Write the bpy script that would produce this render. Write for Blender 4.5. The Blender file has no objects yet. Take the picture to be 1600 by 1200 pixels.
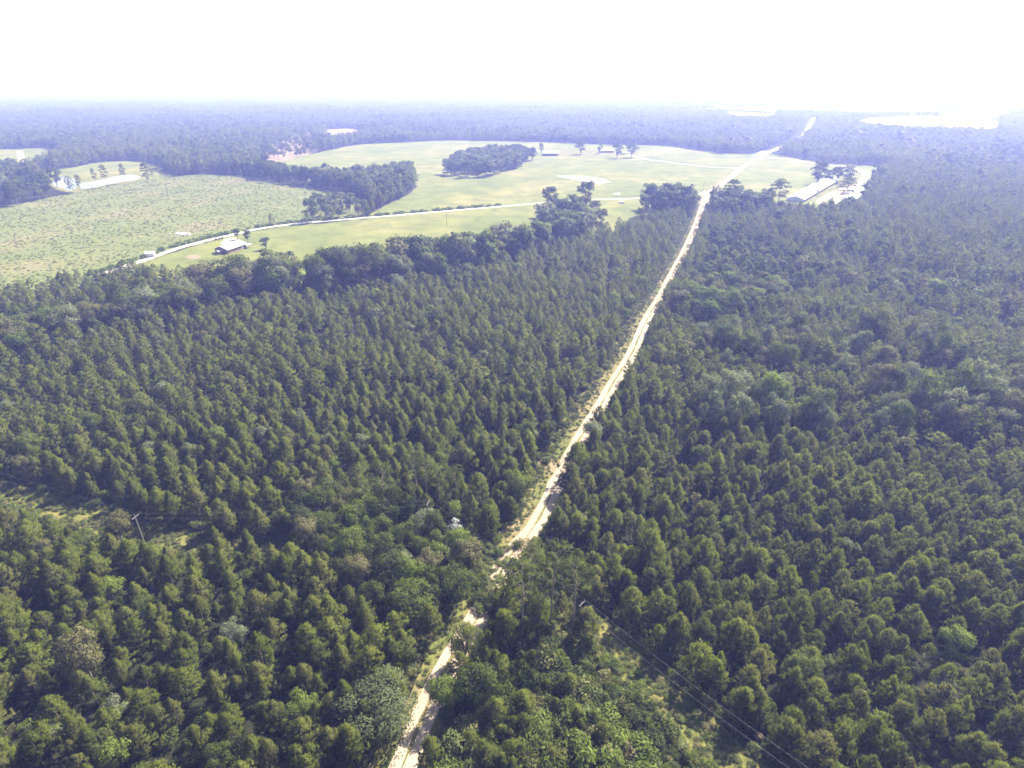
import bpy, math, random
import numpy as np
from math import radians, sin, cos, pi
from mathutils import Vector

rng = np.random.default_rng(7)
random.seed(7)
SC = bpy.context.scene
COL = SC.collection

# ------------------------------------------------------------------ camera
CAM_H = 100.0
PITCH = radians(26.75)
FPX = 933.0                       # focal length in pixels of a 1600 px wide frame
cam_d = bpy.data.cameras.new("camera")
cam = bpy.data.objects.new("camera", cam_d)
COL.objects.link(cam)
cam.location = (0, 0, CAM_H)
cam.rotation_euler = (radians(90) - PITCH, 0, 0)
cam_d.sensor_fit = 'HORIZONTAL'
cam_d.angle_x = 2 * math.atan(800 / FPX)
cam_d.clip_start = 0.5
cam_d.clip_end = 120000
SC.camera = cam

# ------------------------------------------------------------------ light
SUN_EL, SUN_AZ = radians(47), radians(42)          # azimuth measured from +Y towards +X
world = bpy.data.worlds.new("World")
SC.world = world
world.use_nodes = True
wn = world.node_tree
for n in list(wn.nodes): wn.nodes.remove(n)
sky = wn.nodes.new('ShaderNodeTexSky')
sky.sky_type = 'NISHITA'
sky.sun_disc = False
sky.sun_elevation = SUN_EL
sky.sun_rotation = SUN_AZ
sky.altitude = 100
sky.air_density = 1.0
sky.dust_density = 1.5
sky.ozone_density = 1.0
bg = wn.nodes.new('ShaderNodeBackground'); bg.inputs['Strength'].default_value = 0.07
wo = wn.nodes.new('ShaderNodeOutputWorld')
# thick summer haze whitens the sky towards the horizon, evenly all the way round
tcw = wn.nodes.new('ShaderNodeTexCoord'); sx = wn.nodes.new('ShaderNodeSeparateXYZ'); wn.links.new(tcw.outputs['Generated'], sx.inputs[0])
ab = wn.nodes.new('ShaderNodeMath'); ab.operation = 'ABSOLUTE'; wn.links.new(sx.outputs['Z'], ab.inputs[0])
ml = wn.nodes.new('ShaderNodeMath'); ml.operation = 'MULTIPLY'; ml.inputs[1].default_value = -8.0; wn.links.new(ab.outputs[0], ml.inputs[0])
ex = wn.nodes.new('ShaderNodeMath'); ex.operation = 'EXPONENT'; wn.links.new(ml.outputs[0], ex.inputs[0])
m2 = wn.nodes.new('ShaderNodeMath'); m2.operation = 'MULTIPLY'; m2.inputs[1].default_value = .85; wn.links.new(ex.outputs[0], m2.inputs[0])
mxw = wn.nodes.new('ShaderNodeMix'); mxw.data_type = 'RGBA'; mxw.inputs[7].default_value = (8.2, 8.7, 8.9, 1)
wn.links.new(m2.outputs[0], mxw.inputs[0]); wn.links.new(sky.outputs[0], mxw.inputs[6])
wn.links.new(mxw.outputs[2], bg.inputs[0]); wn.links.new(bg.outputs[0], wo.inputs[0])

sl = bpy.data.lights.new("sun", 'SUN')
sl.energy = 5.0; sl.angle = radians(0.5); sl.color = (1.0, 0.95, 0.86)
sun = bpy.data.objects.new("sun", sl); COL.objects.link(sun)
sd = Vector((sin(SUN_AZ) * cos(SUN_EL), cos(SUN_AZ) * cos(SUN_EL), sin(SUN_EL)))
sun.rotation_euler = sd.to_track_quat('Z', 'Y').to_euler()
sun.location = (300, 300, 400)

SC.view_settings.view_transform = 'Standard'
SC.view_settings.look = 'None'
SC.view_settings.gamma = 1.0
SC.view_settings.use_curve_mapping = False
SC.view_settings.exposure = 1.7
SC.render.engine = 'CYCLES'
cy = SC.cycles
cy.max_bounces = 5; cy.diffuse_bounces = 3; cy.glossy_bounces = 2; cy.transmission_bounces = 3
cy.volume_bounces = 0; cy.transparent_max_bounces = 6
cy.use_adaptive_sampling = True; cy.adaptive_threshold = 0.015
cy.use_denoising = True
try: cy.denoiser = 'OPENIMAGEDENOISE'; cy.denoising_prefilter = 'ACCURATE'
except Exception: pass
cy.sample_clamp_indirect = 4.0

HAZE_DENSITY = 0.00046
HAZE_COLOR = (0.33, 0.38, 1.0)
HAZE_ANISO = 0.22

# ------------------------------------------------------------------ helpers
def at(px, py, z=0.0):
    """ground point (metres) seen at a pixel of the 1600x1200 frame, on the level z"""
    x = (px - 800) / FPX; v = (600 - py) / FPX
    dy = cos(PITCH) + v * sin(PITCH); dz = -sin(PITCH) + v * cos(PITCH)
    t = (z - CAM_H) / dz
    return (x * t, dy * t)

def project(x, y, z):
    dz = z - CAM_H
    zc = y * cos(PITCH) - dz * sin(PITCH)
    yc = y * sin(PITCH) + dz * cos(PITCH)
    zc = np.maximum(zc, 1e-3)
    return 800 + FPX * x / zc, 600 - FPX * yc / zc, zc

def gp(lst): return np.array([at(*p) for p in lst])

def inside(P, poly):
    x, y = P[:, 0], P[:, 1]
    c = np.zeros(len(P), bool)
    n = len(poly)
    for i in range(n):
        x1, y1 = poly[i]; x2, y2 = poly[(i + 1) % n]
        if y1 == y2: continue
        k = ((y1 > y) != (y2 > y)) & (x < (x2 - x1) * (y - y1) / (y2 - y1) + x1)
        c ^= k
    return c

def line_dist(P, line):
    """unsigned distance, side (+ right of travel) and arc length along a polyline"""
    best = np.full(len(P), 1e9); side = np.zeros(len(P)); arc = np.zeros(len(P)); s0 = 0
    for a, b in zip(line[:-1], line[1:]):
        d = b - a; L = np.hypot(*d); d = d / L
        r = P - a
        t = np.clip(r @ d, 0, L)
        q = r - t[:, None] * d
        dist = np.hypot(q[:, 0], q[:, 1])
        cr = r[:, 0] * d[1] - r[:, 1] * d[0]
        m = dist < best
        best[m] = dist[m]; side[m] = np.sign(cr[m]); arc[m] = s0 + t[m]
        s0 += L
    return best, side, arc

def resample(line, step, smooth=True):
    line = np.array(line, float)
    if smooth and len(line) > 3:
        for _ in range(2):
            new = [line[0]]
            for a, b in zip(line[:-1], line[1:]):
                new += [a * .75 + b * .25, a * .25 + b * .75]
            new.append(line[-1]); line = np.array(new)
    seg = np.hypot(*(line[1:] - line[:-1]).T); s = np.r_[0, np.cumsum(seg)]
    n = max(2, int(s[-1] / step) + 1)
    t = np.linspace(0, s[-1], n)
    return np.c_[np.interp(t, s, line[:, 0]), np.interp(t, s, line[:, 1])]

def snoise(x, y, s, seed=0):
    """cheap smooth noise in -1..1 with wavelength about s"""
    r = np.random.default_rng(seed); v = 0
    for k in range(6):
        a = r.uniform(0, 2 * pi); f = 2 * pi / s * r.uniform(.6, 1.7); ph = r.uniform(0, 6.28)
        v = v + np.sin((x * cos(a) + y * sin(a)) * f + ph + 1.3 * np.sin((x * sin(a) - y * cos(a)) * f * .7 + ph))
    return v / 3.2

def tag(o, label=None, cat=None, group=None, kind=None):
    if label: o['label'] = label
    if cat: o['category'] = cat
    if group: o['group'] = group
    if kind: o['kind'] = kind
    return o

def link(name, me, parent=None, loc=None):
    o = bpy.data.objects.new(name, me); COL.objects.link(o)
    if parent: o.parent = parent
    if loc is not None: o.location = loc
    return o

def thing(name, label, cat, loc, rz=0, group=None, scale=None):
    o = bpy.data.objects.new(name, None); COL.objects.link(o)
    o.location = loc; o.rotation_euler = (0, 0, rz)
    if scale: o.scale = scale
    return tag(o, label, cat, group)

# ------------------------------------------------------------------ materials
def newmat(name):
    m = bpy.data.materials.new(name); m.use_nodes = True
    nt = m.node_tree
    for n in list(nt.nodes): nt.nodes.remove(n)
    out = nt.nodes.new('ShaderNodeOutputMaterial')
    return m, nt, out

def nd(nt, typ, **kw):
    n = nt.nodes.new(typ)
    for k, v in kw.items(): setattr(n, k, v)
    return n

def noise(nt, scale, detail=4, rough=.6, coord=None, dist=0):
    n = nd(nt, 'ShaderNodeTexNoise'); n.inputs['Scale'].default_value = scale
    n.inputs['Detail'].default_value = detail; n.inputs['Roughness'].default_value = rough
    n.inputs['Distortion'].default_value = dist
    if coord is not None: nt.links.new(coord, n.inputs['Vector'])
    return n.outputs['Fac']

def ramp(nt, fac, stops):
    r = nd(nt, 'ShaderNodeValToRGB')
    e = r.color_ramp.elements
    while len(e) > 1: e.remove(e[0])
    e[0].position = stops[0][0]; e[0].color = (*stops[0][1], 1)
    for p, c in stops[1:]:
        k = e.new(p); k.color = (*c, 1)
    nt.links.new(fac, r.inputs[0])
    return r.outputs[0]

def mix(nt, a, b, fac, mode='MIX'):
    m = nd(nt, 'ShaderNodeMix', data_type='RGBA', blend_type=mode)
    for sock, v in ((m.inputs[0], fac), (m.inputs[6], a), (m.inputs[7], b)):
        if hasattr(v, 'links'): nt.links.new(v, sock)
        elif isinstance(v, (int, float)): sock.default_value = v
        else: sock.default_value = (*v, 1)
    return m.outputs[2]

def coords(nt):
    return nd(nt, 'ShaderNodeNewGeometry').outputs['Position']

def ground_mat(name, layers, bump=.3, rough=1.0, bumpscale=1.5):
    """layers: list of (noise scale, ramp stops, mix factor) laid over each other"""
    m, nt, out = newmat(name)
    co = coords(nt)
    col = None
    for i, (s, stops, f) in enumerate(layers):
        c = ramp(nt, noise(nt, s, 5, .62, co, .4), stops)
        col = c if col is None else mix(nt, col, c, f, 'MIX' if i % 2 == 0 else 'OVERLAY')
    b = nd(nt, 'ShaderNodeBsdfPrincipled'); b.inputs['Roughness'].default_value = rough
    b.inputs['Specular IOR Level'].default_value = 0.1
    nt.links.new(col, b.inputs['Base Color'])
    bp = nd(nt, 'ShaderNodeBump'); bp.inputs['Strength'].default_value = bump; bp.inputs['Distance'].default_value = .5
    nt.links.new(noise(nt, bumpscale, 4, .7, co), bp.inputs['Height'])
    nt.links.new(bp.outputs[0], b.inputs['Normal'])
    nt.links.new(b.outputs[0], out.inputs[0])
    return m

def leaf_mat(name, dark, light, trans=.35, rough=.65, warm=None, spec=.12):
    """foliage colour differs from tree to tree (Object Info random) and from clump to clump"""
    m, nt, out = newmat(name)
    oi = nd(nt, 'ShaderNodeObjectInfo')
    gi = nd(nt, 'ShaderNodeNewGeometry')
    big = mix(nt, dark, light, oi.outputs['Random'])
    if warm is not None:
        mr = nd(nt, 'ShaderNodeMath', operation='MULTIPLY'); mr.inputs[1].default_value = 37.7
        nt.links.new(oi.outputs['Random'], mr.inputs[0])
        fr = nd(nt, 'ShaderNodeMath', operation='FRACT'); nt.links.new(mr.outputs[0], fr.inputs[0])
        gt = nd(nt, 'ShaderNodeMath', operation='POWER'); gt.inputs[1].default_value = 4.0
        nt.links.new(fr.outputs[0], gt.inputs[0])
        big = mix(nt, big, warm, gt.outputs[0])
    isl = nd(nt, 'ShaderNodeMapRange'); isl.inputs['To Min'].default_value = .55; isl.inputs['To Max'].default_value = 1.45
    nt.links.new(gi.outputs['Random Per Island'], isl.inputs['Value'])
    hv = nd(nt, 'ShaderNodeHueSaturation')
    nt.links.new(isl.outputs[0], hv.inputs['Value']); nt.links.new(big, hv.inputs['Color'])
    d = nd(nt, 'ShaderNodeBsdfPrincipled'); d.inputs['Roughness'].default_value = rough
    d.inputs['Specular IOR Level'].default_value = spec
    t = nd(nt, 'ShaderNodeBsdfTranslucent')
    tc = mix(nt, hv.outputs[0], (1.0, 1.15, .55), 1.0, 'MULTIPLY')
    nt.links.new(hv.outputs[0], d.inputs['Base Color']); nt.links.new(tc, t.inputs['Color'])
    ms = nd(nt, 'ShaderNodeMixShader'); ms.inputs[0].default_value = trans
    nt.links.new(d.outputs[0], ms.inputs[1]); nt.links.new(t.outputs[0], ms.inputs[2])
    nt.links.new(ms.outputs[0], out.inputs[0])
    return m

def plain_mat(name, c1, c2, scale=2.0, rough=.8, metal=0, stretch=None):
    m, nt, out = newmat(name)
    tc = nd(nt, 'ShaderNodeTexCoord')
    co = tc.outputs['Object']
    if stretch:
        mp = nd(nt, 'ShaderNodeMapping'); mp.inputs['Scale'].default_value = stretch
        nt.links.new(co, mp.inputs[0]); co = mp.outputs[0]
    col = ramp(nt, noise(nt, scale, 5, .6, co), [(.3, c1), (.7, c2)])
    b = nd(nt, 'ShaderNodeBsdfPrincipled'); b.inputs['Roughness'].default_value = rough; b.inputs['Metallic'].default_value = metal
    nt.links.new(col, b.inputs['Base Color']); nt.links.new(b.outputs[0], out.inputs[0])
    return m

M = {}
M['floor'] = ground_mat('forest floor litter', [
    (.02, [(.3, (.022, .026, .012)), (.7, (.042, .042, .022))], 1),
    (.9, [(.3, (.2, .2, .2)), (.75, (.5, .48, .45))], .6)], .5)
M['pasture'] = ground_mat('pasture grass', [
    (.012, [(.36, (.105, .128, .028)), (.5, (.155, .166, .042)), (.64, (.225, .196, .078))], 1),
    (.05, [(.36, (.30, .34, .28)), (.64, (.70, .66, .60))], .85),
    (.35, [(.3, (.08, .105, .024)), (.7, (.165, .16, .06))], .4)], .25, bumpscale=.8)
M['clearcut'] = ground_mat('cut over ground', [
    (.018, [(.36, (.095, .128, .030)), (.54, (.130, .148, .042)), (.64, (.18, .155, .08)), (.76, (.235, .18, .115))], 1),
    (.25, [(.25, (.2, .24, .18)), (.75, (.75, .68, .65))], .7),
    (.5, [(.35, (.10, .14, .045)), (.62, (.22, .19, .10))], .4)], .4)
M['sand'] = ground_mat('pale sandy dirt', [
    (.05, [(.3, (.32, .25, .185)), (.6, (.38, .31, .24)), (.8, (.43, .365, .295))], 1),
    (.7, [(.25, (.36, .33, .32)), (.7, (.62, .60, .58))], .5)], .2)
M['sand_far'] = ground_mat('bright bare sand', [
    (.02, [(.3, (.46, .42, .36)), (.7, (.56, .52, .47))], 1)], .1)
M['clay'] = ground_mat('pink clay and dry weeds', [
    (.08, [(.38, (.10, .12, .03)), (.52, (.17, .15, .06)), (.68, (.27, .20, .14))], 1),
    (1.2, [(.3, (.25, .27, .2)), (.7, (.8, .75, .7))], .6)], .6)
M['dryveg'] = ground_mat('dry grass strip', [
    (.1, [(.35, (.10, .12, .03)), (.55, (.165, .155, .05)), (.75, (.23, .185, .09))], 1),
    (1.5, [(.3, (.2, .22, .15)), (.7, (.8, .75, .65))], .6)], .8)
M['redclay'] = ground_mat('orange clay', [(.1, [(.3, (.20, .145, .095)), (.7, (.27, .205, .14))], 1)], .3)
M['lane'] = ground_mat('gravel lane', [
    (.2, [(.3, (.38, .34, .30)), (.7, (.46, .42, .38))], 1)], .1)

M['bark'] = plain_mat('pine bark', (.13, .10, .075), (.25, .20, .16), 6, .95, stretch=(1, 1, .2))
M['greybark'] = plain_mat('grey bark', (.14, .125, .11), (.28, .26, .23), 6, .95, stretch=(1, 1, .2))
M['deadwood'] = plain_mat('dead wood', (.3, .28, .26), (.5, .47, .44), 5, .9)
M['needle'] = leaf_mat('pine needles', (.084, .100, .014), (.154, .170, .028), .52, .6, warm=(.145, .14, .045))
M['needle_tall'] = leaf_mat('tall pine needles', (.090, .110, .026), (.125, .140, .038), .48, .5)
M['leaf_mid'] = leaf_mat('green leaves', (.078, .102, .020), (.125, .148, .030), .48, .65, warm=(.135, .125, .045))
M['leaf_dark'] = leaf_mat('dark leaves', (.050, .068, .020), (.080, .096, .026), .42, .6)
M['leaf_lime'] = leaf_mat('lime leaves', (.115, .155, .024), (.165, .20, .036), .42, .6)
M['leaf_grey'] = leaf_mat('grey green leaves', (.14, .155, .085), (.19, .20, .12), .42, .6, spec=.15)
M['leaf_brown'] = leaf_mat('browning leaves', (.12, .115, .045), (.15, .135, .06), .35, .6)
M['weed'] = leaf_mat('weeds', (.09, .12, .035), (.16, .17, .06), .35, .7, warm=(.22, .18, .09))
M['leaf_oak'] = leaf_mat('oak leaves', (.10, .118, .048), (.125, .14, .06), .4, .6)
M['silver'] = leaf_mat('silvery dead leaves', (.32, .32, .32), (.42, .42, .42), .2, .6)

# ------------------------------------------------------------------ mesh builders
class Foliage:
    def __init__(s): s.v = []; s.n = []; s.f = []; s.k = 0; s.fm = []
    def blades(s, C, O, k, L, W, spread, up=.25, mi=0, r=rng):
        """bursts of thin needles: C centres, O outward normals"""
        C = np.repeat(C, k, 0); O = np.repeat(O, k, 0); n = len(C)
        d = O + np.array([0, 0, up]) + r.normal(size=(n, 3)) * spread
        d /= np.linalg.norm(d, axis=1)[:, None]
        q = np.cross(d, r.normal(size=(n, 3))); q /= np.linalg.norm(q, axis=1)[:, None] + 1e-9
        ln = L * r.uniform(.6, 1.3, n)[:, None]; w = W * r.uniform(.7, 1.3, n)[:, None]
        a = C - q * w / 2; b = C + q * w / 2; c = C + d * ln
        nr = O * .9 + d * .5 + np.array([0, 0, .3]); nr /= np.linalg.norm(nr, axis=1)[:, None]
        g = np.cross(b - a, c - a); sw = (g * nr).sum(1) < 0
        a2 = np.where(sw[:, None], b, a); b2 = np.where(sw[:, None], a, b)
        V = np.stack([a2, b2, c], 1).reshape(-1, 3)
        s._add(V, np.repeat(nr, 3, 0), 3, mi)
    def leaves(s, C, O, size, tilt=.7, mi=0, r=rng):
        """leaf clumps: small kites turned about their outward normal"""
        n = len(C)
        nn = O + r.normal(size=(n, 3)) * tilt; nn /= np.linalg.norm(nn, axis=1)[:, None]
        t = np.cross(nn, r.normal(size=(n, 3))); t /= np.linalg.norm(t, axis=1)[:, None] + 1e-9
        b = np.cross(nn, t)
        sz = size * r.uniform(.55, 1.35, n)[:, None]
        k1 = r.uniform(.35, .7, n)[:, None]; k2 = r.uniform(.35, .7, n)[:, None]
        V = np.stack([C - t * sz, C - b * sz * k1, C + t * sz, C + b * sz * k2], 1)
        g = np.cross(V[:, 1] - V[:, 0], V[:, 2] - V[:, 0]); sw = (g * O).sum(1) < 0
        V[sw] = V[sw][:, ::-1]
        nr = O * .75 + nn * np.where((nn * O).sum(1) < 0, -1, 1)[:, None] * .75 + np.array([0, 0, .25])
        nr /= np.linalg.norm(nr, axis=1)[:, None]
        s._add(V.reshape(-1, 3), np.repeat(nr, 4, 0), 4, mi)
    def tube(s, P, R, sides=6, mi=1):
        P = np.array(P, float); R = np.array(R, float); n = len(P)
        rings = []; nor = []
        for i in range(n):
            d = P[min(i + 1, n - 1)] - P[max(i - 1, 0)]; d /= np.linalg.norm(d) + 1e-9
            a = np.cross(d, [0, .1, 1] if abs(d[2]) < .9 else [1, 0, 0]); a /= np.linalg.norm(a)
            b = np.cross(d, a)
            th = np.arange(sides) * 2 * pi / sides
            o = np.cos(th)[:, None] * a + np.sin(th)[:, None] * b
            rings.append(P[i] + o * R[i]); nor.append(o)
        base = s.k
        s.v.append(np.concatenate(rings)); s.n.append(np.concatenate(nor)); s.k += n * sides
        for i in range(n - 1):
            for j in range(sides):
                j2 = (j + 1) % sides
                s.f.append((base + i * sides + j, base + i * sides + j2, base + (i + 1) * sides + j2, base + (i + 1) * sides + j)); s.fm.append(mi)
    def _add(s, V, N, k, mi):
        m = len(V) // k; idx = np.arange(m * k).reshape(m, k) + s.k
        s.v.append(V); s.n.append(N); s.f += [tuple(q) for q in idx.tolist()]; s.fm += [mi] * m; s.k += len(V)
    def mesh(s, name, mats):
        me = bpy.data.meshes.new(name)
        V = np.concatenate(s.v); N = np.concatenate(s.n)
        me.from_pydata(V.tolist(), [], s.f)
        for m in mats: me.materials.append(m)
        me.polygons.foreach_set('material_index', s.fm)
        me.polygons.foreach_set('use_smooth', [True] * len(s.f))
        me.normals_split_custom_set_from_vertices(N.tolist())
        me.update()
        return me

def unit(v): return v / (np.linalg.norm(v, axis=1)[:, None] + 1e-9)

def young_pine(seed, H, R, ntuft, k, L, W, conical=.75):
    """dense young loblolly: whorls of upswept branches ending in needle bursts"""
    r = np.random.default_rng(seed)
    nb = max(14, ntuft // (14 if ntuft > 400 else 7))
    lean = r.normal(size=2) * .25
    C = []; O = []
    for i in range(nb):
        u = ((i + .5) / nb) ** .82
        z0 = H * (.12 + .86 * u)
        prof = (1 - u ** 1.7) ** conical * (1 - .45 * math.exp(-u * 7)) * 1.02 + .05
        Rb = R * prof * r.uniform(.62, 1.25)
        a = i * 2.399 + r.uniform(-.5, .5)
        nt = max(2, int(round(ntuft / nb * (.35 + 1.3 * prof))))
        for j in range(nt):
            t = 1 - r.uniform(0, .72) ** 1.8 if j else 1.0
            rr = Rb * t
            aa = a + r.normal() * (.30 if ntuft > 400 else .22) * t / max(rr, .5) * 1.2
            z = z0 + .38 * rr * t + r.normal() * (.24 if ntuft > 400 else .12)
            C.append((rr * cos(aa) + lean[0] * u, rr * sin(aa) + lean[1] * u, min(z, H * 1.0)))
            O.append((cos(aa) * (.35 + .5 * t), sin(aa) * (.35 + .5 * t), .35 + .6 * u))
    C = np.array(C); O = unit(np.array(O))
    f = Foliage(); f.blades(C, O, k, L, W, .55, .25, 0, r)
    g = Foliage(); g.tube([(0, 0, 0), (lean[0] * .4, lean[1] * .4, H * .5), (lean[0], lean[1], H * .95)], [.11 * H / 9, .075 * H / 9, .015], 6)
    for i in range(7):
        z = H * (.12 + .11 * i); a = i * 2.4; l = R * .8 * (1 - i * .1)
        g.tube([(0, 0, z), (l * cos(a), l * sin(a), z + l * .35)], [.03, .01], 3)
    return f, g

def tall_pine(seed, H, R, ntuft, k, L, W, start=.55):
    """mature pine: long bare bole and a ragged crown of needle pads"""
    r = np.random.default_rng(seed)
    f = Foliage(); g = Foliage()
    bend = r.normal(size=2) * .5
    def axis(u): return np.array([bend[0] * u * u, bend[1] * u * u, H * u])
    g.tube([axis(u) for u in (0, .3, .6, .85, .99)], [.30 * H / 24, .24 * H / 24, .18 * H / 24, .09, .02], 7)
    nb = 17; per = ntuft // nb
    for i in range(nb):
        u = start + (1.0 - start) * ((i + .3) / nb) ** .9
        a = i * 2.399 + r.uniform(-.6, .6)
        q = (u - start) / (1 - start)
        l = R * (math.sin(pi * (.22 + .72 * q)) ** .8) * r.uniform(.55, 1.2)
        p0 = axis(u); end = p0 + np.array([cos(a) * l, sin(a) * l, l * r.uniform(.1, .5)])
        g.tube([p0, (p0 + end) / 2 + np.array([0, 0, -.15]), end], [.09, .05, .02], 4)
        pr = R * r.uniform(.28, .46)
        D = unit(r.normal(size=(per, 3))); D[:, 2] = np.abs(D[:, 2]) * .9 - .15
        rad = pr * r.uniform(.55, 1.0, per)[:, None]
        base = end * .8 + p0 * .2
        C = base + D * rad * np.array([1.25, 1.25, .62])
        O = unit(D + np.array([cos(a), sin(a), .6]) * .35)
        f.blades(C, O, k, L, W, .5, .3, 0, r)
    for i in range(5):                                  # dead stubs on the bole
        u = start - .05 - i * .05; a = r.uniform(0, 6.28)
        g.tube([axis(u), axis(u) + np.array([cos(a) * .9, sin(a) * .9, .1])], [.04, .01], 3)
    return f, g

def broadleaf(seed, H, R, nleaf, size, low=.22, nl=13, upright=1.0):
    """hardwood: forked trunk and a crown of uneven leafy lobes with gaps"""
    r = np.random.default_rng(seed)
    f = Foliage(); g = Foliage()
    zc = H * (low + 1) / 2; rz = H * (1 - low) / 2
    g.tube([(0, 0, 0), (.1, .05, H * .25), (0, .1, H * .6)], [.035 * H * .5 + .05, .014 * H + .04, .06], 6)
    lobes = [((0, 0, zc + rz * .45), R * .42)]
    for i in range(nl):
        a = i * 2.399 + r.uniform(-.5, .5); h = r.uniform(-.85, .75)
        rad = R * math.sqrt(max(.08, 1 - h * h)) * r.uniform(.45, .82)
        c = (cos(a) * rad, sin(a) * rad, zc + rz * h * .85)
        lobes.append((c, R * r.uniform(.20, .42)))
    wt = np.array([q[1] ** 2 for q in lobes]); wt /= wt.sum()
    for (c, lr), w in zip(lobes, wt):
        n = int(nleaf * w)
        c = np.array(c)
        g.tube([(0, 0, H * max(.12, low * .9)), (c[0] * .5, c[1] * .5, (H * .3 + c[2]) / 2), tuple(c)], [.02 * H * .4 + .03, .06, .02], 4)
        D = unit(r.normal(size=(n, 3)))
        D[:, 2] = np.where(D[:, 2] < -.3, -D[:, 2], D[:, 2])
        # knobbly lobe surface
        bump = 1 + .22 * np.sin(D[:, 0] * 6 + seed) * np.sin(D[:, 1] * 6.5 + c[0]) + .12 * r.normal(size=n)
        C = c + D * lr * (bump * (1 - .35 * r.uniform(0, 1, n) ** 3))[:, None] * np.array([1, 1, upright])
        out = unit(C - np.array([0, 0, zc - rz * .3]))
        O = unit(D * .75 + out * .6)
        f.leaves(C, O, size, .6, 0, r)
    return f, g

def shrub(seed, H, R, n, size):
    r = np.random.default_rng(seed); f = Foliage()
    for i in range(6):
        a = i * 2.4; c = np.array([cos(a) * R * .45 * r.uniform(.3, 1.1), sin(a) * R * .45, H * r.uniform(.35, .72)])
        D = unit(r.normal(size=(n // 6, 3))); D[:, 2] = np.abs(D[:, 2]) * 1.1 - .25
        C = c + D * np.array([R * .55, R * .55, H * .36]) * r.uniform(.6, 1.1, len(D))[:, None]
        C[:, 2] = np.maximum(C[:, 2], .05)
        f.leaves(C, unit(D + np.array([0, 0, .35])), size, .6, 0, r)
    f.tube([(0, 0, 0), (0, 0, H * .5)], [.05, .02], 4, 1)
    return f

def split_meshes(fg, name, leaf, bark):
    f, g = fg
    for i in range(len(g.fm)): g.fm[i] = 0
    return f.mesh(name + ' crown', [leaf]), g.mesh(name + ' trunk', [bark])

def merge(fg, name, leaf, bark):
    f, g = fg
    base = f.k
    f.v += g.v; f.n += g.n; f.f += [tuple(i + base for i in q) for q in g.f]; f.fm += [1] * len(g.f); f.k += g.k
    return f.mesh(name, [leaf, bark])

# ------------------------------------------------------------------ the lie of the land (plan outlines)
ROAD = resample(gp([(560, 1330), (600, 1260), (630, 1200), (650, 1148), (672, 1095), (704, 1030), (748, 965), (786, 890), (806, 856), (829, 833), (846, 806),
                    (876, 743), (902, 693), (920, 665), (938, 637), (946, 621), (962, 593), (984, 560), (998, 530), (1011, 497), (1037, 457),
                    (1053, 423), (1068, 397), (1083, 363), (1091, 343), (1098, 320), (1104, 308), (1112, 299), (1131, 285), (1145, 274), (1159, 262), (1171, 254), (1184, 246), (1196, 240)]), 4)
ROAD_FAR = resample(gp([(1196, 240), (1215, 232), (1238, 222), (1255, 211), (1262, 203), (1266, 193), (1272, 184)]), 12)
LANE = resample(gp([(150, 432), (200, 415), (243, 401), (275, 389), (300, 382), (335, 373), (356, 369), (400, 358), (450, 351), (490, 347), (540, 343), (590, 339), (650, 334),
                    (720, 328), (780, 323), (840, 318), (885, 314), (930, 312), (975, 311), (1010, 309), (1060, 307), (1092, 304), (1104, 300)]), 5)
FARM_LANE = resample(gp([(1158, 263), (1120, 262), (1080, 258), (1040, 253), (1010, 249), (992, 244), (975, 241)]), 5)
EAST_LANE = resample(gp([(1188, 246), (1215, 247), (1245, 251), (1277, 256), (1310, 260), (1335, 263), (1350, 268), (1354, 275), (1348, 283), (1335, 290), (1315, 297), (1290, 308), (1280, 318)]), 5)
WEST_TRACK = resample(gp([(30, 236), (33, 244), (32, 256), (34, 262)]), 8)
WIRE_STRIP = resample(gp([(-200, 700), (-60, 742), (60, 785), (150, 818), (240, 842), (400, 858), (560, 852), (670, 838), (770, 895), (870, 950), (950, 1000), (1000, 1050),
                          (1060, 1112), (1130, 1172), (1200, 1232), (1300, 1320)]), 4)

CLEARCUT = gp([(-300, 520, 8), (-60, 462, 9), (0, 447, 9), (120, 422, 9), (215, 404, 9), (250, 395), (300, 385), (350, 371), (400, 359), (470, 351), (525, 343), (568, 336), (578, 322), (562, 309), (540, 302),
               (470, 288), (400, 276), (330, 271), (262, 277), (200, 284), (130, 298), (60, 312), (0, 325), (-300, 390)])
PASTURE = gp([(180, 432), (243, 404), (300, 385), (350, 372), (400, 360), (480, 350), (560, 345), (600, 322), (640, 304), (655, 285), (640, 270), (560, 282), (470, 268, 12), (395, 258), (440, 250), (500, 238), (560, 225),
              (640, 222), (700, 219), (850, 222), (950, 226), (1040, 227), (1125, 240), (1200, 240), (1240, 246), (1285, 256), (1350, 258), (1388, 262), (1372, 278),
              (1355, 300), (1345, 330), (1280, 342), (1230, 332), (1180, 322), (1120, 318), (1108, 322), (1060, 330), (1000, 350), (930, 372),
              (850, 392), (780, 415), (700, 430), (600, 445), (500, 455), (420, 462), (330, 440), (260, 435)])
WEST_FIELD = gp([(60, 280), (62, 268), (115, 262), (160, 252), (225, 252), (262, 268), (275, 278), (200, 284), (130, 298), (100, 300)])
WEST_FIELD_2 = gp([(-120, 250), (-100, 236), (0, 234), (78, 231), (100, 240), (90, 250), (60, 262), (20, 268), (-60, 280)])
ORCHARD = gp([(385, 256), (400, 238), (440, 222), (470, 205), (485, 206), (495, 228), (510, 232), (450, 252)])
POND_1 = gp([(78, 285), (100, 272), (118, 280), (122, 290), (112, 300), (98, 294), (86, 292)])
POND_2 = gp([(122, 287), (150, 283), (178, 276), (200, 272), (222, 276), (214, 282), (190, 284), (160, 290), (128, 298)])
BARE = gp([(868, 275), (900, 274.5), (930, 277.5), (958, 283), (940, 288), (918, 284.5), (890, 279)])
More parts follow.
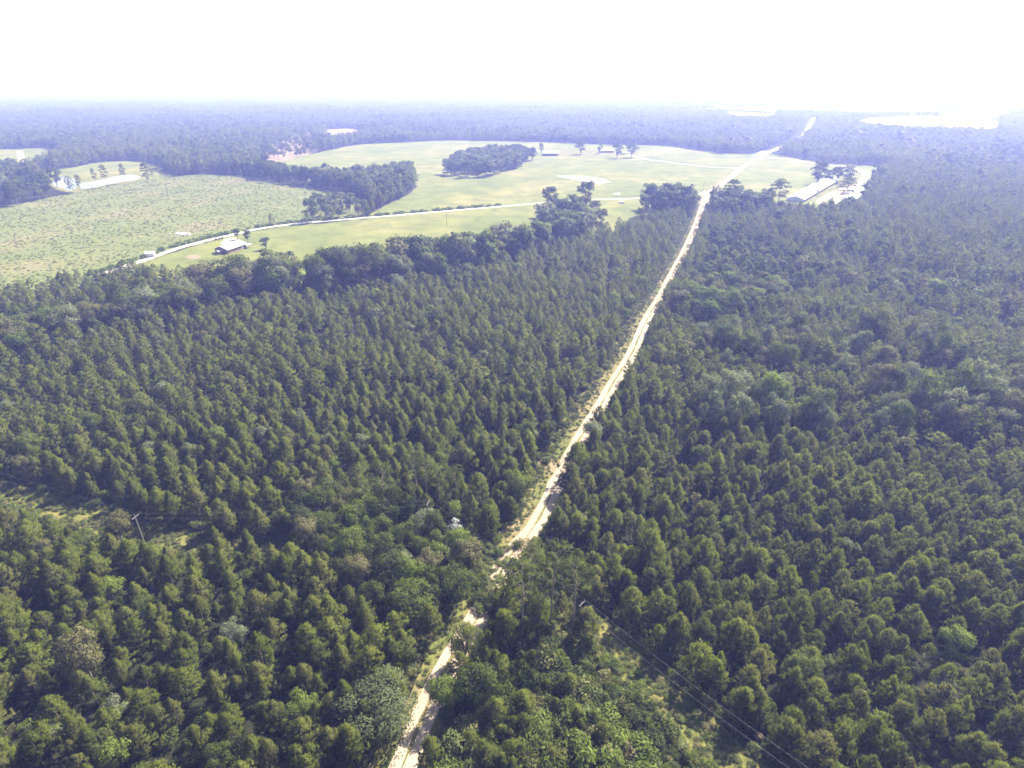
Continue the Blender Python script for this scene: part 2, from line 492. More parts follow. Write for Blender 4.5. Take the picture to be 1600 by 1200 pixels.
FIELD_E = gp([(1330, 192, 10), (1352, 184), (1400, 182.5), (1562, 183.5), (1562, 199, 16), (1480, 197, 16), (1420, 194, 16), (1380, 193, 14)])
FIELD_E2 = gp([(1128, 171.5), (1180, 172.5), (1215, 175.5), (1210, 181, 16), (1165, 179, 16), (1135, 176, 14)])
FIELD_E3 = gp([(1090, 166), (1300, 168), (1600, 172), (1600, 178, 12), (1350, 175, 12), (1100, 170, 10)])
FIELD_W3 = gp([(440, 178), (560, 174), (570, 178, 12), (450, 184, 12)])
FIELD_C = gp([(505, 203), (560, 200), (560, 205, 14), (510, 208, 14)])
CHICKEN = gp([(1230, 322), (1295, 281), (1345, 272), (1372, 270), (1356, 300), (1345, 325), (1325, 333), (1300, 338)])
YARD = gp([(240, 418), (300, 388), (352, 372), (398, 362), (400, 395), (382, 412), (330, 410), (280, 418)])
SHRUBLAND = gp([(690, 1215), (735, 1120), (800, 1045), (880, 1015), (945, 1005), (985, 1050), (1040, 1112), (1110, 1172), (1180, 1232), (1250, 1300), (640, 1330)])
TALLSTAND = gp([(1110, 345), (1200, 350), (1235, 395), (1350, 425), (1500, 450), (1600, 466), (1800, 500), (1900, 230), (1400, 235), (1385, 262), (1345, 332), (1240, 345)])
MIXED_E = gp([(1050, 500), (1095, 410), (1105, 365), (1200, 380), (1260, 440), (1250, 470), (1170, 500), (1100, 515)])
HARDWOOD_MID = gp([(470, 800), (560, 790), (700, 850), (752, 895), (718, 945), (665, 1000), (590, 960), (520, 905), (470, 860)])
NW_WOOD = gp([(-300, 400), (0, 328), (55, 316), (108, 302), (92, 293), (72, 288), (40, 285), (-60, 290), (-300, 320)])
MEADOW_WOOD = gp([(697, 273), (730, 278), (768, 277), (805, 265), (834, 251), (815, 245), (760, 247), (715, 255)])

def fill(name, poly, mat, z, jit=0.0, step=6, seed=0):
    """flat sheet with an irregular edge"""
    P = resample(np.vstack([poly, poly[:1]]), step, smooth=True)[:-1]
    r = np.random.default_rng(seed)
    if jit:
        n = len(P); k = snoise(P[:, 0], P[:, 1], jit * 6, seed) * jit + r.normal(size=n) * jit * .25
        c = P.mean(0); d = unit(P - c); P = P + d * k[:, None]
    me = bpy.data.meshes.new(name)
    import mathutils.geometry as mg
    tri = mg.tessellate_polygon([[Vector((x, y, 0)) for x, y in P]])
    me.from_pydata([(x, y, z) for x, y in P], [], [t for t in tri])
    me.update()
    me.materials.append(mat)
    for p in me.polygons:
        if p.normal.z < 0: p.flip()
    o = link(name, me); tag(o, kind='structure'); return o

def ribbon(name, line, wl, wr, mat, z, jit=0.0, seed=0, crown=0.0):
    """wl / wr: half widths to the left and right of travel (numbers or functions of arc)"""
    n = len(line)
    d = np.gradient(line, axis=0); d = d / np.hypot(d[:, 0], d[:, 1])[:, None]
    rt = np.c_[d[:, 1], -d[:, 0]]
    r = np.random.default_rng(seed)
    seg = np.r_[0, np.cumsum(np.hypot(*(line[1:] - line[:-1]).T))]
    WL = np.array([wl(a) if callable(wl) else wl for a in seg]); WR = np.array([wr(a) if callable(wr) else wr for a in seg])
    WL = WL + jit * (snoise(seg, seg * 0, 23, seed) + .5 * r.normal(size=n)); WR = WR + jit * (snoise(seg, seg * 0, 19, seed + 1) + .5 * r.normal(size=n))
    A = line - rt * WL[:, None]; B = line + rt * WR[:, None]
    mid = (A + B) / 2
    V = []; F = []
    for i in range(n):
        V += [(A[i][0], A[i][1], z), (mid[i][0], mid[i][1], z + crown), (B[i][0], B[i][1], z)]
    for i in range(n - 1):
        a = i * 3
        F += [(a, a + 1, a + 4, a + 3), (a + 1, a + 2, a + 5, a + 4)]
    me = bpy.data.meshes.new(name); me.from_pydata(V, [], F); me.update()
    for p in me.polygons:
        if p.normal.z < 0: p.flip()
    me.materials.append(mat)
    o = link(name, me); tag(o, kind='structure'); return o

# ground: one big sheet to the horizon
GN_ = 45000
def hz(x, y):
    """height of the low rolling country far beyond the fields"""
    D = np.hypot(x, y); az = np.arctan2(x, y)
    t = np.clip((D - 4600) / 1500, 0, 1) * np.clip((14500 - D) / 2000, 0, 1) * np.clip((.42 - az) / .2, 0.15, 1)
    return np.maximum(0, t * (11 + 13 * snoise(x, y, 2600, 91)))
me = bpy.data.meshes.new('ground')
xs = np.r_[-GN_, np.arange(-16000, 16001, 400), GN_]; ys = np.r_[-3000, 0, 600, 1500, np.arange(3000, 16001, 400), GN_]
nx_ = len(xs); gx, gy = np.meshgrid(xs, ys); gz = hz(gx.astype(float), gy.astype(float))
V = np.c_[gx.ravel(), gy.ravel(), gz.ravel()].tolist()
F = [(j * nx_ + i, j * nx_ + i + 1, (j + 1) * nx_ + i + 1, (j + 1) * nx_ + i) for j in range(len(ys) - 1) for i in range(nx_ - 1)]
me.from_pydata(V, [], F); me.materials.append(M['floor'])
tag(link('ground', me), kind='structure')

fill('clearcut_ground', CLEARCUT, M['clearcut'], .03, 3, 8, 1)
fill('pasture', PASTURE, M['pasture'], .06, 3, 5, 2)
fill('hay_field', WEST_FIELD, M['pasture'], .06, 3, 10, 3)
fill('back_field', WEST_FIELD_2, M['pasture'], .06, 4, 12, 4)
fill('bare_yard', ORCHARD, M['redclay'], .09, 4, 10, 5)
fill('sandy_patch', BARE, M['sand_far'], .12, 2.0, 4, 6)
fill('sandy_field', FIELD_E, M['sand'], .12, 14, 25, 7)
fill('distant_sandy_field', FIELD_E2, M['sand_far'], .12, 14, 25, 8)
fill('distant_hayfield', FIELD_E3, M['pasture'], .12, 20, 60, 9)
fill('clay_clearing', FIELD_C, M['redclay'], .12, 20, 60, 9)
fill('farmyard_ground', gp([(1262, 300), (1300, 279), (1332, 274), (1356, 272), (1352, 290), (1342, 318), (1318, 330), (1296, 332)]), M['dryveg'], .09, 2, 6, 10)
fill('farmyard_pad', gp([(1288, 322), (1312, 301), (1335, 291), (1349, 284), (1344, 300), (1330, 322), (1312, 334)]), M['sand'], .12, 1.0, 5, 10)
fill('house_drive', gp([(344, 381), (352, 373), (366, 371), (372, 373), (362, 377), (356, 382)]), M['lane'], .12, .4, 3, 10)
fill('clay_patch', gp([(288, 402), (296, 398), (315, 399), (313, 404), (298, 406)]), M['redclay'], .10, .8, 3, 10)
fill('farmstead_ground', gp([(846, 242), (870, 234), (930, 232), (1000, 236), (996, 243), (940, 246), (880, 245)]), M['dryveg'], .09, 2, 8, 10)
fill('pasture_scrape', gp([(958, 303), (966, 301), (972, 303), (964, 305)]), M['sand_far'], .12, .5, 3, 10)

def wl_road(a):   # left verge is wide, narrower close to the camera
    return 4.2 if a < 45 else min(7.5, 4.2 + (a - 45) * .04)
ribbon('roadside_verge', ROAD, lambda a: wl_road(a) + 1, 4.2, M['clay'], .10, .7, 3)
ribbon('dirt_road', ROAD, lambda a: 2.25 + min(1.2, max(0, a - 500) * .008), lambda a: 2.3 + min(1.8, max(0, a - 500) * .008), M['sand'], .16, .16, 4, .08)
ribbon('road_grass_crown', ROAD[:150], .28, .22, M['clay'], .265, .22, 14)
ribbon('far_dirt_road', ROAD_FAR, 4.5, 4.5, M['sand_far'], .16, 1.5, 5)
ribbon('gravel_lane', LANE, 2.6, 2.6, M['lane'], .16, .25, 6, .05)
ribbon('farm_lane', FARM_LANE, 2.4, 2.4, M['lane'], .13, .2, 7)
ribbon('farmyard_drive', EAST_LANE, 4.2, 4.2, M['sand'], .17, .8, 8)
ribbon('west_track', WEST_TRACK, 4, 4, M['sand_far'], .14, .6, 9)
ribbon('power_line_clearing', WIRE_STRIP, 4.8, 6.0, M['dryveg'], .07, 1.0, 10)
fill('road_junction', gp([(1178, 243), (1186, 237), (1197, 235.5), (1202, 240), (1193, 245), (1182, 247)]), M['sand_far'], .15, .8, 5, 10)

# water
mw, nt, out = newmat('pond water')
b = nd(nt, 'ShaderNodeBsdfPrincipled'); b.inputs['Base Color'].default_value = (.16, .17, .15, 1); b.inputs['Roughness'].default_value = .06
b.inputs['Specular IOR Level'].default_value = .8
bp = nd(nt, 'ShaderNodeBump'); bp.inputs['Strength'].default_value = .08
nt.links.new(noise(nt, .6, 3, .5, coords(nt)), bp.inputs['Height']); nt.links.new(bp.outputs[0], b.inputs['Normal']); nt.links.new(b.outputs[0], out.inputs[0])
fill('pond_bank', gp([(72, 287), (98, 269), (124, 276), (150, 279), (200, 268.5), (230, 275), (216, 286), (190, 288), (150, 293), (125, 302), (92, 299)]), M['dryveg'], .09, 1, 6, 3)
fill('pond', POND_1, mw, .12, 1, 6, 11); fill('pond', POND_2, mw, .12, 1, 6, 12)

# ------------------------------------------------------------------ plant prototypes
def lod_set(maker, n): return [maker(i) for i in range(n)]
PVAR = [(2.4, .66), (2.65, .85), (2.95, 1.0), (2.5, 1.15), (3.1, .85), (2.75, .7), (2.45, 1.0), (2.9, 1.2), (2.65, .78)]
PINE_N = [young_pine(100 + i, 9.0, PVAR[i][0], 620, 9, .48, .105, PVAR[i][1]) for i in range(9)]
PINE_NEAR = [split_meshes(fg, 'young pine', M['needle'], M['bark']) for fg in PINE_N]
PINE_MID = [merge(young_pine(200 + i, 9.0, PVAR[i][0], 230, 6, .62, .17, PVAR[i][1]), 'plantation pine', M['needle'], M['bark']) for i in range(7)]
PINE_FAR = [merge(young_pine(300 + i, 9.0, 2.6, 60, 4, 1.0, .42, .8), 'far pine', M['needle'], M['bark']) for i in range(4)]
TALL = [split_meshes(tall_pine(400 + i, 24, 4.2, 620, 7, .55, .10, .5 + .06 * i), 'tall pine', M['needle_tall'], M['bark']) for i in range(4)]
TALLF = [split_meshes(tall_pine(450 + i, 24, 5.0, 640, 7, .95, .30, .34 + .05 * i), 'far tall pine', M['needle_tall'], M['bark']) for i in range(3)]
LEAFS = ['leaf_mid', 'leaf_dark', 'leaf_lime', 'leaf_grey', 'leaf_brown']
BL_NEAR = {k: [split_meshes(broadleaf(500 + 17 * j + i, 12, 4.6, 3800, .24, .16 + .06 * i, 19), 'broadleaf', M[k], M['greybark']) for i in range(3)] for j, k in enumerate(LEAFS)}
BL_MID = {k: [split_meshes(broadleaf(600 + 17 * j + i, 12, 4.0 + .5 * (i % 3), 1000, .44, .10 + .05 * i, 18), 'broadleaf mid', M[k], M['greybark']) for i in range(4)] for j, k in enumerate(LEAFS)}
BL_FAR = {k: [merge(broadleaf(700 + 17 * j + i, 12, 4.4, 190, 1.0, .1, 9), 'far broadleaf', M[k], M['greybark']) for i in range(3)] for j, k in enumerate(LEAFS)}
SHR = {k: [shrub(800 + 17 * j + i, 2.2, 1.5, 420, .17).mesh('shrub', [M[k], M['greybark']]) for i in range(3)] for j, k in enumerate(('leaf_mid', 'leaf_lime', 'leaf_dark', 'weed'))}
BUSH_FAR = {k: [shrub(900 + 17 * j + i, 1.1, 1.4, 66, .36).mesh('brush', [M[k], M['greybark']]) for i in range(3)] for j, k in enumerate(('leaf_lime', 'weed', 'leaf_mid'))}

def patch_mesh(seed, mats=(0, 1, 2)):
    """a hundred-metre square of distant canopy"""
    r = np.random.default_rng(seed); f = Foliage(); n = 170
    P = np.c_[r.uniform(-50, 50, n), r.uniform(-50, 50, n)]
    for i in range(n):
        H = r.uniform(11, 18); c = np.array([P[i, 0], P[i, 1], H - 4]); m = 12
        D = unit(r.normal(size=(m, 3))); D[:, 2] = np.abs(D[:, 2]) * 1.0 - .2
        f.leaves(c + D * np.array([4.2, 4.2, 5.5]), unit(D + np.array([0, 0, .2])), 2.6, .4, int(r.choice(mats)), r)
    me = f.mesh('canopy patch', [M['needle'], M['leaf_mid'], M['leaf_dark'], M['leaf_lime']]); return me
PATCH = [patch_mesh(950, (0,)), patch_mesh(951, (0, 2)), patch_mesh(952, (0, 1, 2)), patch_mesh(953, (1, 3)), patch_mesh(954, (1,)), patch_mesh(955, (2, 0))]

# ------------------------------------------------------------------ scatter
road_l = ROAD
def free(P, near=0.0):
    """True where trees may stand"""
    d, s, a = line_dist(P, road_l)
    wl = np.where(a < 45, 4.4, np.minimum(8.0, 4.4 + (a - 45) * .045))
    lim = np.where(s < 0, wl, np.where(a < 60, 4.0, 4.2) + np.where(a > 480, 2.5, 0))
    ok = d > lim + near
    d, s, a = line_dist(P, WIRE_STRIP)
    L = a[np.argmin(np.hypot(P[:, 0] - at(400, 858)[0], P[:, 1] - at(400, 858)[1]))] if len(P) else 0
    px, py, zc = project(P[:, 0], P[:, 1], 0 * P[:, 0])
    hidden = (px > 330) & (px < 920)
    ok &= d > np.where(hidden, 2.2, np.where((px <= 330) & (s > 0), 9.0, 5.0))
    for line, w in ((LANE, 4.5), (FARM_LANE, 5), (EAST_LANE, 7), (ROAD_FAR, 11), (WEST_TRACK, 7)):
        if w == 11:
            d, s, a = line_dist(P, line); ok &= d > 16
        else:
            d, s, a = line_dist(P, line); ok &= d > w
    for poly in (CLEARCUT, PASTURE, WEST_FIELD, WEST_FIELD_2, ORCHARD, FIELD_E, FIELD_E2, FIELD_E3, FIELD_C, CHICKEN, POND_1, POND_2, SHRUBLAND, HARDWOOD_MID):
        ok &= ~inside(P, poly)
    return ok

def frustum_grid(d0, d1, sp, rot=.35, jit=.32, margin=25):
    w = d1 * .93 + margin * 2
    c, s = cos(rot), sin(rot)
    R = math.hypot(d1, w) * 1.05
    n = int(R / sp)
    gx, gy = np.meshgrid(np.arange(-n, n + 1), np.arange(-n, n + 1))
    gx = gx.ravel() * sp * 1.06; gy = gy.ravel() * sp * .95
    # rows wander a little
    gx = gx + 1.2 * sp * np.sin(gy / (sp * 23)) * .4
    P = np.c_[gx * c - gy * s, gx * s + gy * c]
    D = np.hypot(P[:, 0], P[:, 1])
    P = P[(D > d0) & (D <= d1) & (P[:, 1] > 20) & (np.abs(P[:, 0]) < P[:, 1] * .93 + margin + 20)]
    return P + rng.normal(size=P.shape) * sp * jit * .5

trees = {'pine': [], 'broad': [], 'shrub': []}     # near records: (x, y, height, width factor, variant key, label, group, fixed)

# --- plantation near and mid
stuff = {}
def add_stuff(key, x, y, s, sxy, rot, var, z=0):
    stuff.setdefault(key, []).append(np.c_[x, y, np.zeros_like(x) + z, s * sxy, s * sxy, s, rot, var])

P = frustum_grid(40, 330, 4.1, .35, .75)
ok = free(P) & ~inside(P, NW_WOOD)
P = P[ok]
gapn = snoise(P[:, 0], P[:, 1], 26, 3) + .5 * snoise(P[:, 0], P[:, 1], 9, 5)
P = P[(rng.random(len(P)) > .06 + .45 * (gapn < -.95))]
px, py, zc = project(P[:, 0], P[:, 1], 0 * P[:, 0])
hn = snoise(P[:, 0], P[:, 1], 70, 11)
H = 8.5 + 1.2 * hn + rng.normal(size=len(P)) * 1.0 + (rng.random(len(P)) < .03) * 3.5
tallm = inside(P, TALLSTAND); H = np.where(tallm, H + 4.5, H)
isb = rng.random(len(P)) < np.where(inside(P, MIXED_E), .75, .036 + .07 * (snoise(P[:, 0], P[:, 1], 60, 21) > .45))
wid = rng.uniform(.76, 1.12, len(P))
rot = rng.uniform(0, 6.28, len(P))
D = np.hypot(P[:, 0], P[:, 1])
PN = dict(x=P[:, 0], y=P[:, 1], h=H, w=wid, r=rot, b=isb, px=px, py=py, zc=zc)

# 300 pines that show largest become individuals
inview = (px > -40) & (px < 1640) & (project(P[:, 0], P[:, 1], H)[1] < 1225)
rank = np.where(~isb & inview, zc, 1e9)
order = np.argsort(rank)[:300]
ind = np.zeros(len(P), bool); ind[order] = True

def road_side(x, y):
    d, s, a = line_dist(np.array([[x, y]]), ROAD); return s[0]
def wire_side(x, y):
    d, s, a = line_dist(np.array([[x, y]]), WIRE_STRIP); return s[0]

def make_tree(name, meshes, label, cat, group, x, y, sx, sz, rz, tilt=0):
    t = thing(name, label, cat, (x, y, 0), rz, group, (sx, sx, sz))
    if tilt: t.rotation_euler = (random.uniform(-tilt, tilt), random.uniform(-tilt, tilt), rz)
    link('crown', meshes[0], t); link('trunk', meshes[1], t)
    return t

for i in order:
    x, y = P[i]
    left = px[i] < 640 + (1200 - py[i]) * .45 if py[i] > 600 else True
    if road_side(x, y) < 0:
        lab, grp = 'young olive green pine in the plantation left of the dirt road', 'near young pines left of the dirt road'
    else:
        lab, grp = 'young olive green pine in the plantation right of the power line clearing', 'near young pines right of the power line clearing'
    look = ('tall' if H[i] > 9.6 else 'short' if H[i] < 7.6 else 'mid height') + (' slender' if wid[i] < .86 else ' broad' if wid[i] > 1.03 else '')
    lab = look + ' ' + lab.replace('olive green ', '')
    make_tree('young_pine', PINE_NEAR[i % 9], lab, 'pine tree', grp, x, y, H[i] / 9 * wid[i] * 1.0, H[i] / 9, rot[i], .05)

rest = ~ind & ~isb
near = rest & (D < 190)
midm = rest & (D >= 190)
# near pines kept as detailed plants
add_stuff('pine_near', P[near, 0], P[near, 1], H[near] / 9, wid[near], rot[near], rng.integers(0, 9, near.sum()))
add_stuff('pine_mid', P[midm, 0], P[midm, 1], H[midm] / 9, wid[midm] * 1.05, rot[midm], rng.integers(0, 7, midm.sum()))
bi = np.where(isb)[0]
KEYS = ['leaf_mid', 'leaf_mid', 'leaf_brown', 'leaf_lime', 'leaf_grey', 'leaf_grey', 'leaf_mid', 'leaf_lime']
for i in bi:
    m = inside(P[i:i + 1], MIXED_E)[0]
    k = random.choice(['leaf_mid', 'leaf_mid', 'leaf_lime', 'leaf_dark', 'leaf_lime', 'leaf_brown']) if m else random.choice(KEYS)
    hh = random.uniform(9, 14) if m else H[i] * random.uniform(.75, 1.15)
    if m: lab, grp = 'rounded broadleaf tree in the mixed wood right of where the dirt road narrows', 'broadleaf trees right of the far end of the dirt road'
    else: lab, grp = 'lighter broadleaf crown growing up between the plantation pines', 'broadleaf trees scattered among the plantation pines'
    trees['broad'].append((P[i, 0], P[i, 1], hh, random.uniform(.75, 1.0), k, lab, grp, False))

# --- farther plantation 330 .. 900
P = frustum_grid(330, 950, 5.6, .35, .75, 60)
P = P[free(P) & ~inside(P, NW_WOOD)]
P = P[rng.random(len(P)) > .05 + .5 * (snoise(P[:, 0], P[:, 1], 42, 3) < -.95)]
D = np.hypot(P[:, 0], P[:, 1]); px, py, zc = project(P[:, 0], P[:, 1], 0 * P[:, 0])
tallm = inside(P, TALLSTAND)
kp = ~tallm | (rng.random(len(P)) > .22); P = P[kp]; D = D[kp]; px = px[kp]; py = py[kp]; tallm = tallm[kp]
mixw = snoise(P[:, 0], P[:, 1], 160, 33) > .1
H = np.where(tallm, 14 + rng.normal(size=len(P)) * 1.5, np.where(py > 325, 9.3, 15) + rng.normal(size=len(P)) * 1.4)
west = (px < 400) & (py < 330)
bl = (rng.random(len(P)) < np.where(tallm, .03, np.where(inside(P, MIXED_E), .8, np.where(py < 330, np.where(mixw, .7, .25), .05))))
q = ~bl & (D < 680)
add_stuff('pine_mid', P[q, 0], P[q, 1], H[q] / 9, rng.uniform(.8, 1.1, q.sum()) * 1.12 * np.where(H[q] > 11, .82, 1), rng.uniform(0, 6.28, q.sum()), rng.integers(0, 7, q.sum()))
q = ~bl & (D >= 680)
add_stuff('pine_far', P[q, 0], P[q, 1], H[q] / 9, rng.uniform(.8, 1.05, q.sum()) * np.where(H[q] > 11, .9, 1.1), rng.uniform(0, 6.28, q.sum()), rng.integers(0, 4, q.sum()))
q = bl & (D < 560)
hh = H[q] * rng.uniform(.85, 1.25, q.sum())
add_stuff('broad_mid', P[q, 0], P[q, 1], hh / 12, rng.uniform(.7, .95, q.sum()), rng.uniform(0, 6.28, q.sum()), rng.choice([0, 1, 2, 3, 4, 5, 0, 1, 2, 3, 4, 12], q.sum()))
q = bl & (D >= 560)
hh = H[q] * rng.uniform(.85, 1.25, q.sum())
add_stuff('broad_far', P[q, 0], P[q, 1], hh / 12, rng.uniform(.75, 1.05, q.sum()), rng.uniform(0, 6.28, q.sum()), rng.choice([0, 1, 2, 3, 4, 5, 0, 1, 2, 3, 4, 12], q.sum()))

# --- forest to 2.6 km
P = frustum_grid(950, 2600, 8.6, .2, .55, 100)
P = P[free(P)]
H = 14 + 2.5 * snoise(P[:, 0], P[:, 1], 350, 5) + rng.normal(size=len(P)) * 1.8
bl = rng.random(len(P)) < np.where(snoise(P[:, 0], P[:, 1], 420, 8) > 0, .7, .12)
q = ~bl
add_stuff('pine_far', P[q, 0], P[q, 1], H[q] / 9, rng.uniform(1.15, 1.5, q.sum()), rng.uniform(0, 6.28, q.sum()), rng.integers(0, 4, q.sum()))
q = bl
add_stuff('broad_far', P[q, 0], P[q, 1], H[q] / 12 * 1.08, rng.uniform(.95, 1.3, q.sum()), rng.uniform(0, 6.28, q.sum()), rng.choice([0, 1, 2, 3, 4, 5, 0, 1, 2, 12], q.sum()))

# --- canopy patches beyond
g = np.arange(-110, 111)
gx, gy = np.meshgrid(g * 98.0, np.arange(20, 125) * 98.0)
P = np.c_[gx.ravel(), gy.ravel()]
D = np.hypot(P[:, 0], P[:, 1])
P = P[(D > 2640) & (D < 12000) & (np.abs(P[:, 0]) < P[:, 1] * .95 + 100)]
keep = np.ones(len(P), bool)
for poly in (FIELD_E, FIELD_E2, FIELD_E3): keep &= ~inside(P, poly)
keep &= ~((snoise(P[:, 0], P[:, 1], 1500, 77) > .88))
P = P[keep]
add_stuff('patch', P[:, 0], P[:, 1], 1 + .22 * snoise(P[:, 0], P[:, 1], 700, 2), 1.0 + 0 * P[:, 0], rng.integers(0, 4, len(P)) * pi / 2, np.clip(np.floor((snoise(P[:, 0], P[:, 1], 900, 61) + .9) * 3.2) + rng.integers(0, 2, len(P)), 0, 5), hz(P[:, 0], P[:, 1]))

# --- clusters of broadleaf trees read off the photograph (their ground lines)
def along(line, n, width, hr, wr, keys, label, group):
    L = resample(gp(line), 2)
    for i in range(n):
        p = L[int((i + random.uniform(.1, .9)) / n * (len(L) - 1))] + np.random.default_rng(i + n).normal(size=2) * width * .33
        hh = random.uniform(*hr); wf = 1.3 if hh > 14 and np.hypot(*p) > 250 else 1
        trees['broad'].append((p[0], p[1], hh, random.uniform(*wr) * wf, random.choice(keys), label, group, True))
def within(poly, n, hr, wr, keys, label, group, minsp=5):
    lo, hi = poly.min(0), poly.max(0); pts = []; tries = 0
    r = np.random.default_rng(n)
    while len(pts) < n and tries < 6000:
        tries += 1; p = r.uniform(lo, hi)
        if inside(p[None], poly)[0] and all(np.hypot(*(p - q)) > minsp for q in pts): pts.append(p)
    for p in pts:
        wf = 1.3 if hr[1] > 16 and np.hypot(*p) > 250 else 1
        trees['broad'].append((p[0], p[1], random.uniform(*hr), random.uniform(*wr) * wf, random.choice(keys), label, group, True))
MX = ['leaf_mid', 'leaf_mid', 'leaf_dark', 'leaf_lime', 'leaf_grey', 'leaf_brown']
DK = ['leaf_dark', 'leaf_dark', 'leaf_mid', 'leaf_mid', 'leaf_grey']
along([(-40, 572), (60, 545), (150, 522), (260, 500), (350, 482)], 44, 16, (12, 18), (.7, .95), MX, 'broadleaf tree in the wooded strip dividing the left plantation', 'trees of the wooded strip at the left')
along([(-40, 572), (60, 545), (150, 522), (260, 500), (350, 482)], 60, 18, (7, 11), (.8, 1.1), MX, 'low broadleaf tree of the wooded strip dividing the left plantation', 'low trees of the wooded strip at the left')
along([(365, 470), (430, 462), (520, 452), (620, 441), (700, 429), (800, 405)], 84, 20, (16, 25), (.62, .88), MX + ['leaf_dark', 'leaf_brown'], 'tall broadleaf tree in the line between the plantation and the pasture', 'tall trees along the pasture side of the plantation')
along([(350, 476), (430, 468), (520, 458), (620, 447), (700, 435), (800, 411)], 120, 26, (7, 12), (.8, 1.1), MX, 'low broadleaf tree under the tall tree line by the pasture', 'low trees along the pasture side of the plantation')
along([(360, 458), (430, 450), (520, 441), (620, 431), (700, 420), (800, 398)], 70, 12, (6, 10), (.9, 1.2), DK, 'low dark tree on the pasture side of the tall tree line', 'low trees on the pasture edge')
along([(800, 402), (840, 390), (880, 372), (925, 358)], 26, 16, (14, 20), (.7, .9), DK, 'dark broadleaf tree where the tall tree line runs down to the pasture pond', 'trees at the east end of the tall tree line')
within(gp([(848, 345), (895, 338), (932, 345), (938, 370), (885, 392), (845, 372)]), 30, (14, 22), (.65, .85), DK, 'dark broadleaf tree in the clump below the two tall lane trees', 'clump below the tall lane trees', 6)
within(gp([(1003, 338), (1040, 342), (1085, 340), (1082, 328), (1040, 322), (1010, 326)]), 24, (17, 26), (.62, .8), DK, 'dark broadleaf tree in the clump left of the dirt road by the lane', 'clump left of the road junction')
within(gp([(1112, 345), (1160, 345), (1205, 338), (1195, 326), (1150, 328), (1118, 330)]), 26, (14, 23), (.65, .8), DK, 'dark broadleaf tree in the clump right of the dirt road by the junction', 'clump right of the road junction')
along([(1195, 340), (1240, 342), (1290, 342), (1335, 338)], 28, 14, (9, 14), (.8, 1.0), DK, 'low dark tree in front of the long white farm sheds', 'trees in front of the farm sheds')
along([(398, 277), (470, 287), (540, 299), (585, 308), (640, 298)], 48, 12, (14, 22), (.55, .8), DK, 'tree in the row between the cutover land and the pasture', 'tree row beyond the cutover land')
within(MEADOW_WOOD, 150, (17, 21), (.72, .9), DK, 'tree of the small wood standing alone in the pasture', 'trees of the wood in the pasture', 7)
within(gp([(518, 343), (560, 341), (580, 333), (560, 318), (505, 318), (482, 330), (490, 343)]), 22, (10, 16), (.8, 1.0), MX, 'broad spreading tree of the grove beside the gravel lane', 'grove beside the gravel lane', 6)
within(NW_WOOD, 120, (17, 22), (.75, .9), DK, 'dark tree in the woodland corner at the far left beside the pond', 'trees left of the pond', 8)
within(gp([(385, 256), (400, 242), (440, 226), (470, 210), (505, 215), (512, 232), (450, 252)]), 80, (12, 17), (.75, .95), DK, 'rounded tree on the bare pink ground beyond the pasture', 'trees on the bare ground', 8)
within(HARDWOOD_MID, 52, (7.5, 11.5), (.75, 1.0), MX + ['leaf_dark', 'leaf_mid'], 'broadleaf tree in the tangle beside the dirt road below the tall pines', 'broadleaf trees below the tall pines', 3.6)
within(gp([(1235, 445), (1350, 462), (1500, 485), (1600, 497), (1600, 485), (1500, 470), (1350, 447), (1245, 425)]), 26, (9, 13), (.75, .95), MX + ['leaf_dark'], 'broadleaf tree along the front edge of the tall pine stand at the right', 'trees along the edge of the tall stand', 6)

RH = ['leaf_mid', 'leaf_mid', 'leaf_grey', 'leaf_grey', 'leaf_grey', 'leaf_brown', 'leaf_dark']
within(gp([(1085, 690), (1200, 700), (1290, 690), (1280, 650), (1180, 640), (1090, 645)]), 10, (11, 17), (.6, .8), RH, 'hardwood tree in the group around the yellowish round crown', 'hardwoods around the yellowish round crown', 4)
within(gp([(1350, 690), (1480, 705), (1600, 695), (1600, 655), (1480, 650), (1360, 650)]), 16, (11, 18), (.6, .8), RH, 'hardwood tree of the big group at the right edge', 'hardwoods of the big group at the right edge', 4)
within(gp([(1080, 590), (1200, 600), (1420, 600), (1500, 580), (1420, 545), (1200, 540), (1085, 550)]), 30, (10, 16), (.6, .8), RH, 'hardwood rising between pines in the middle of the right hand plantation', 'hardwoods in the middle of the right hand plantation', 6)

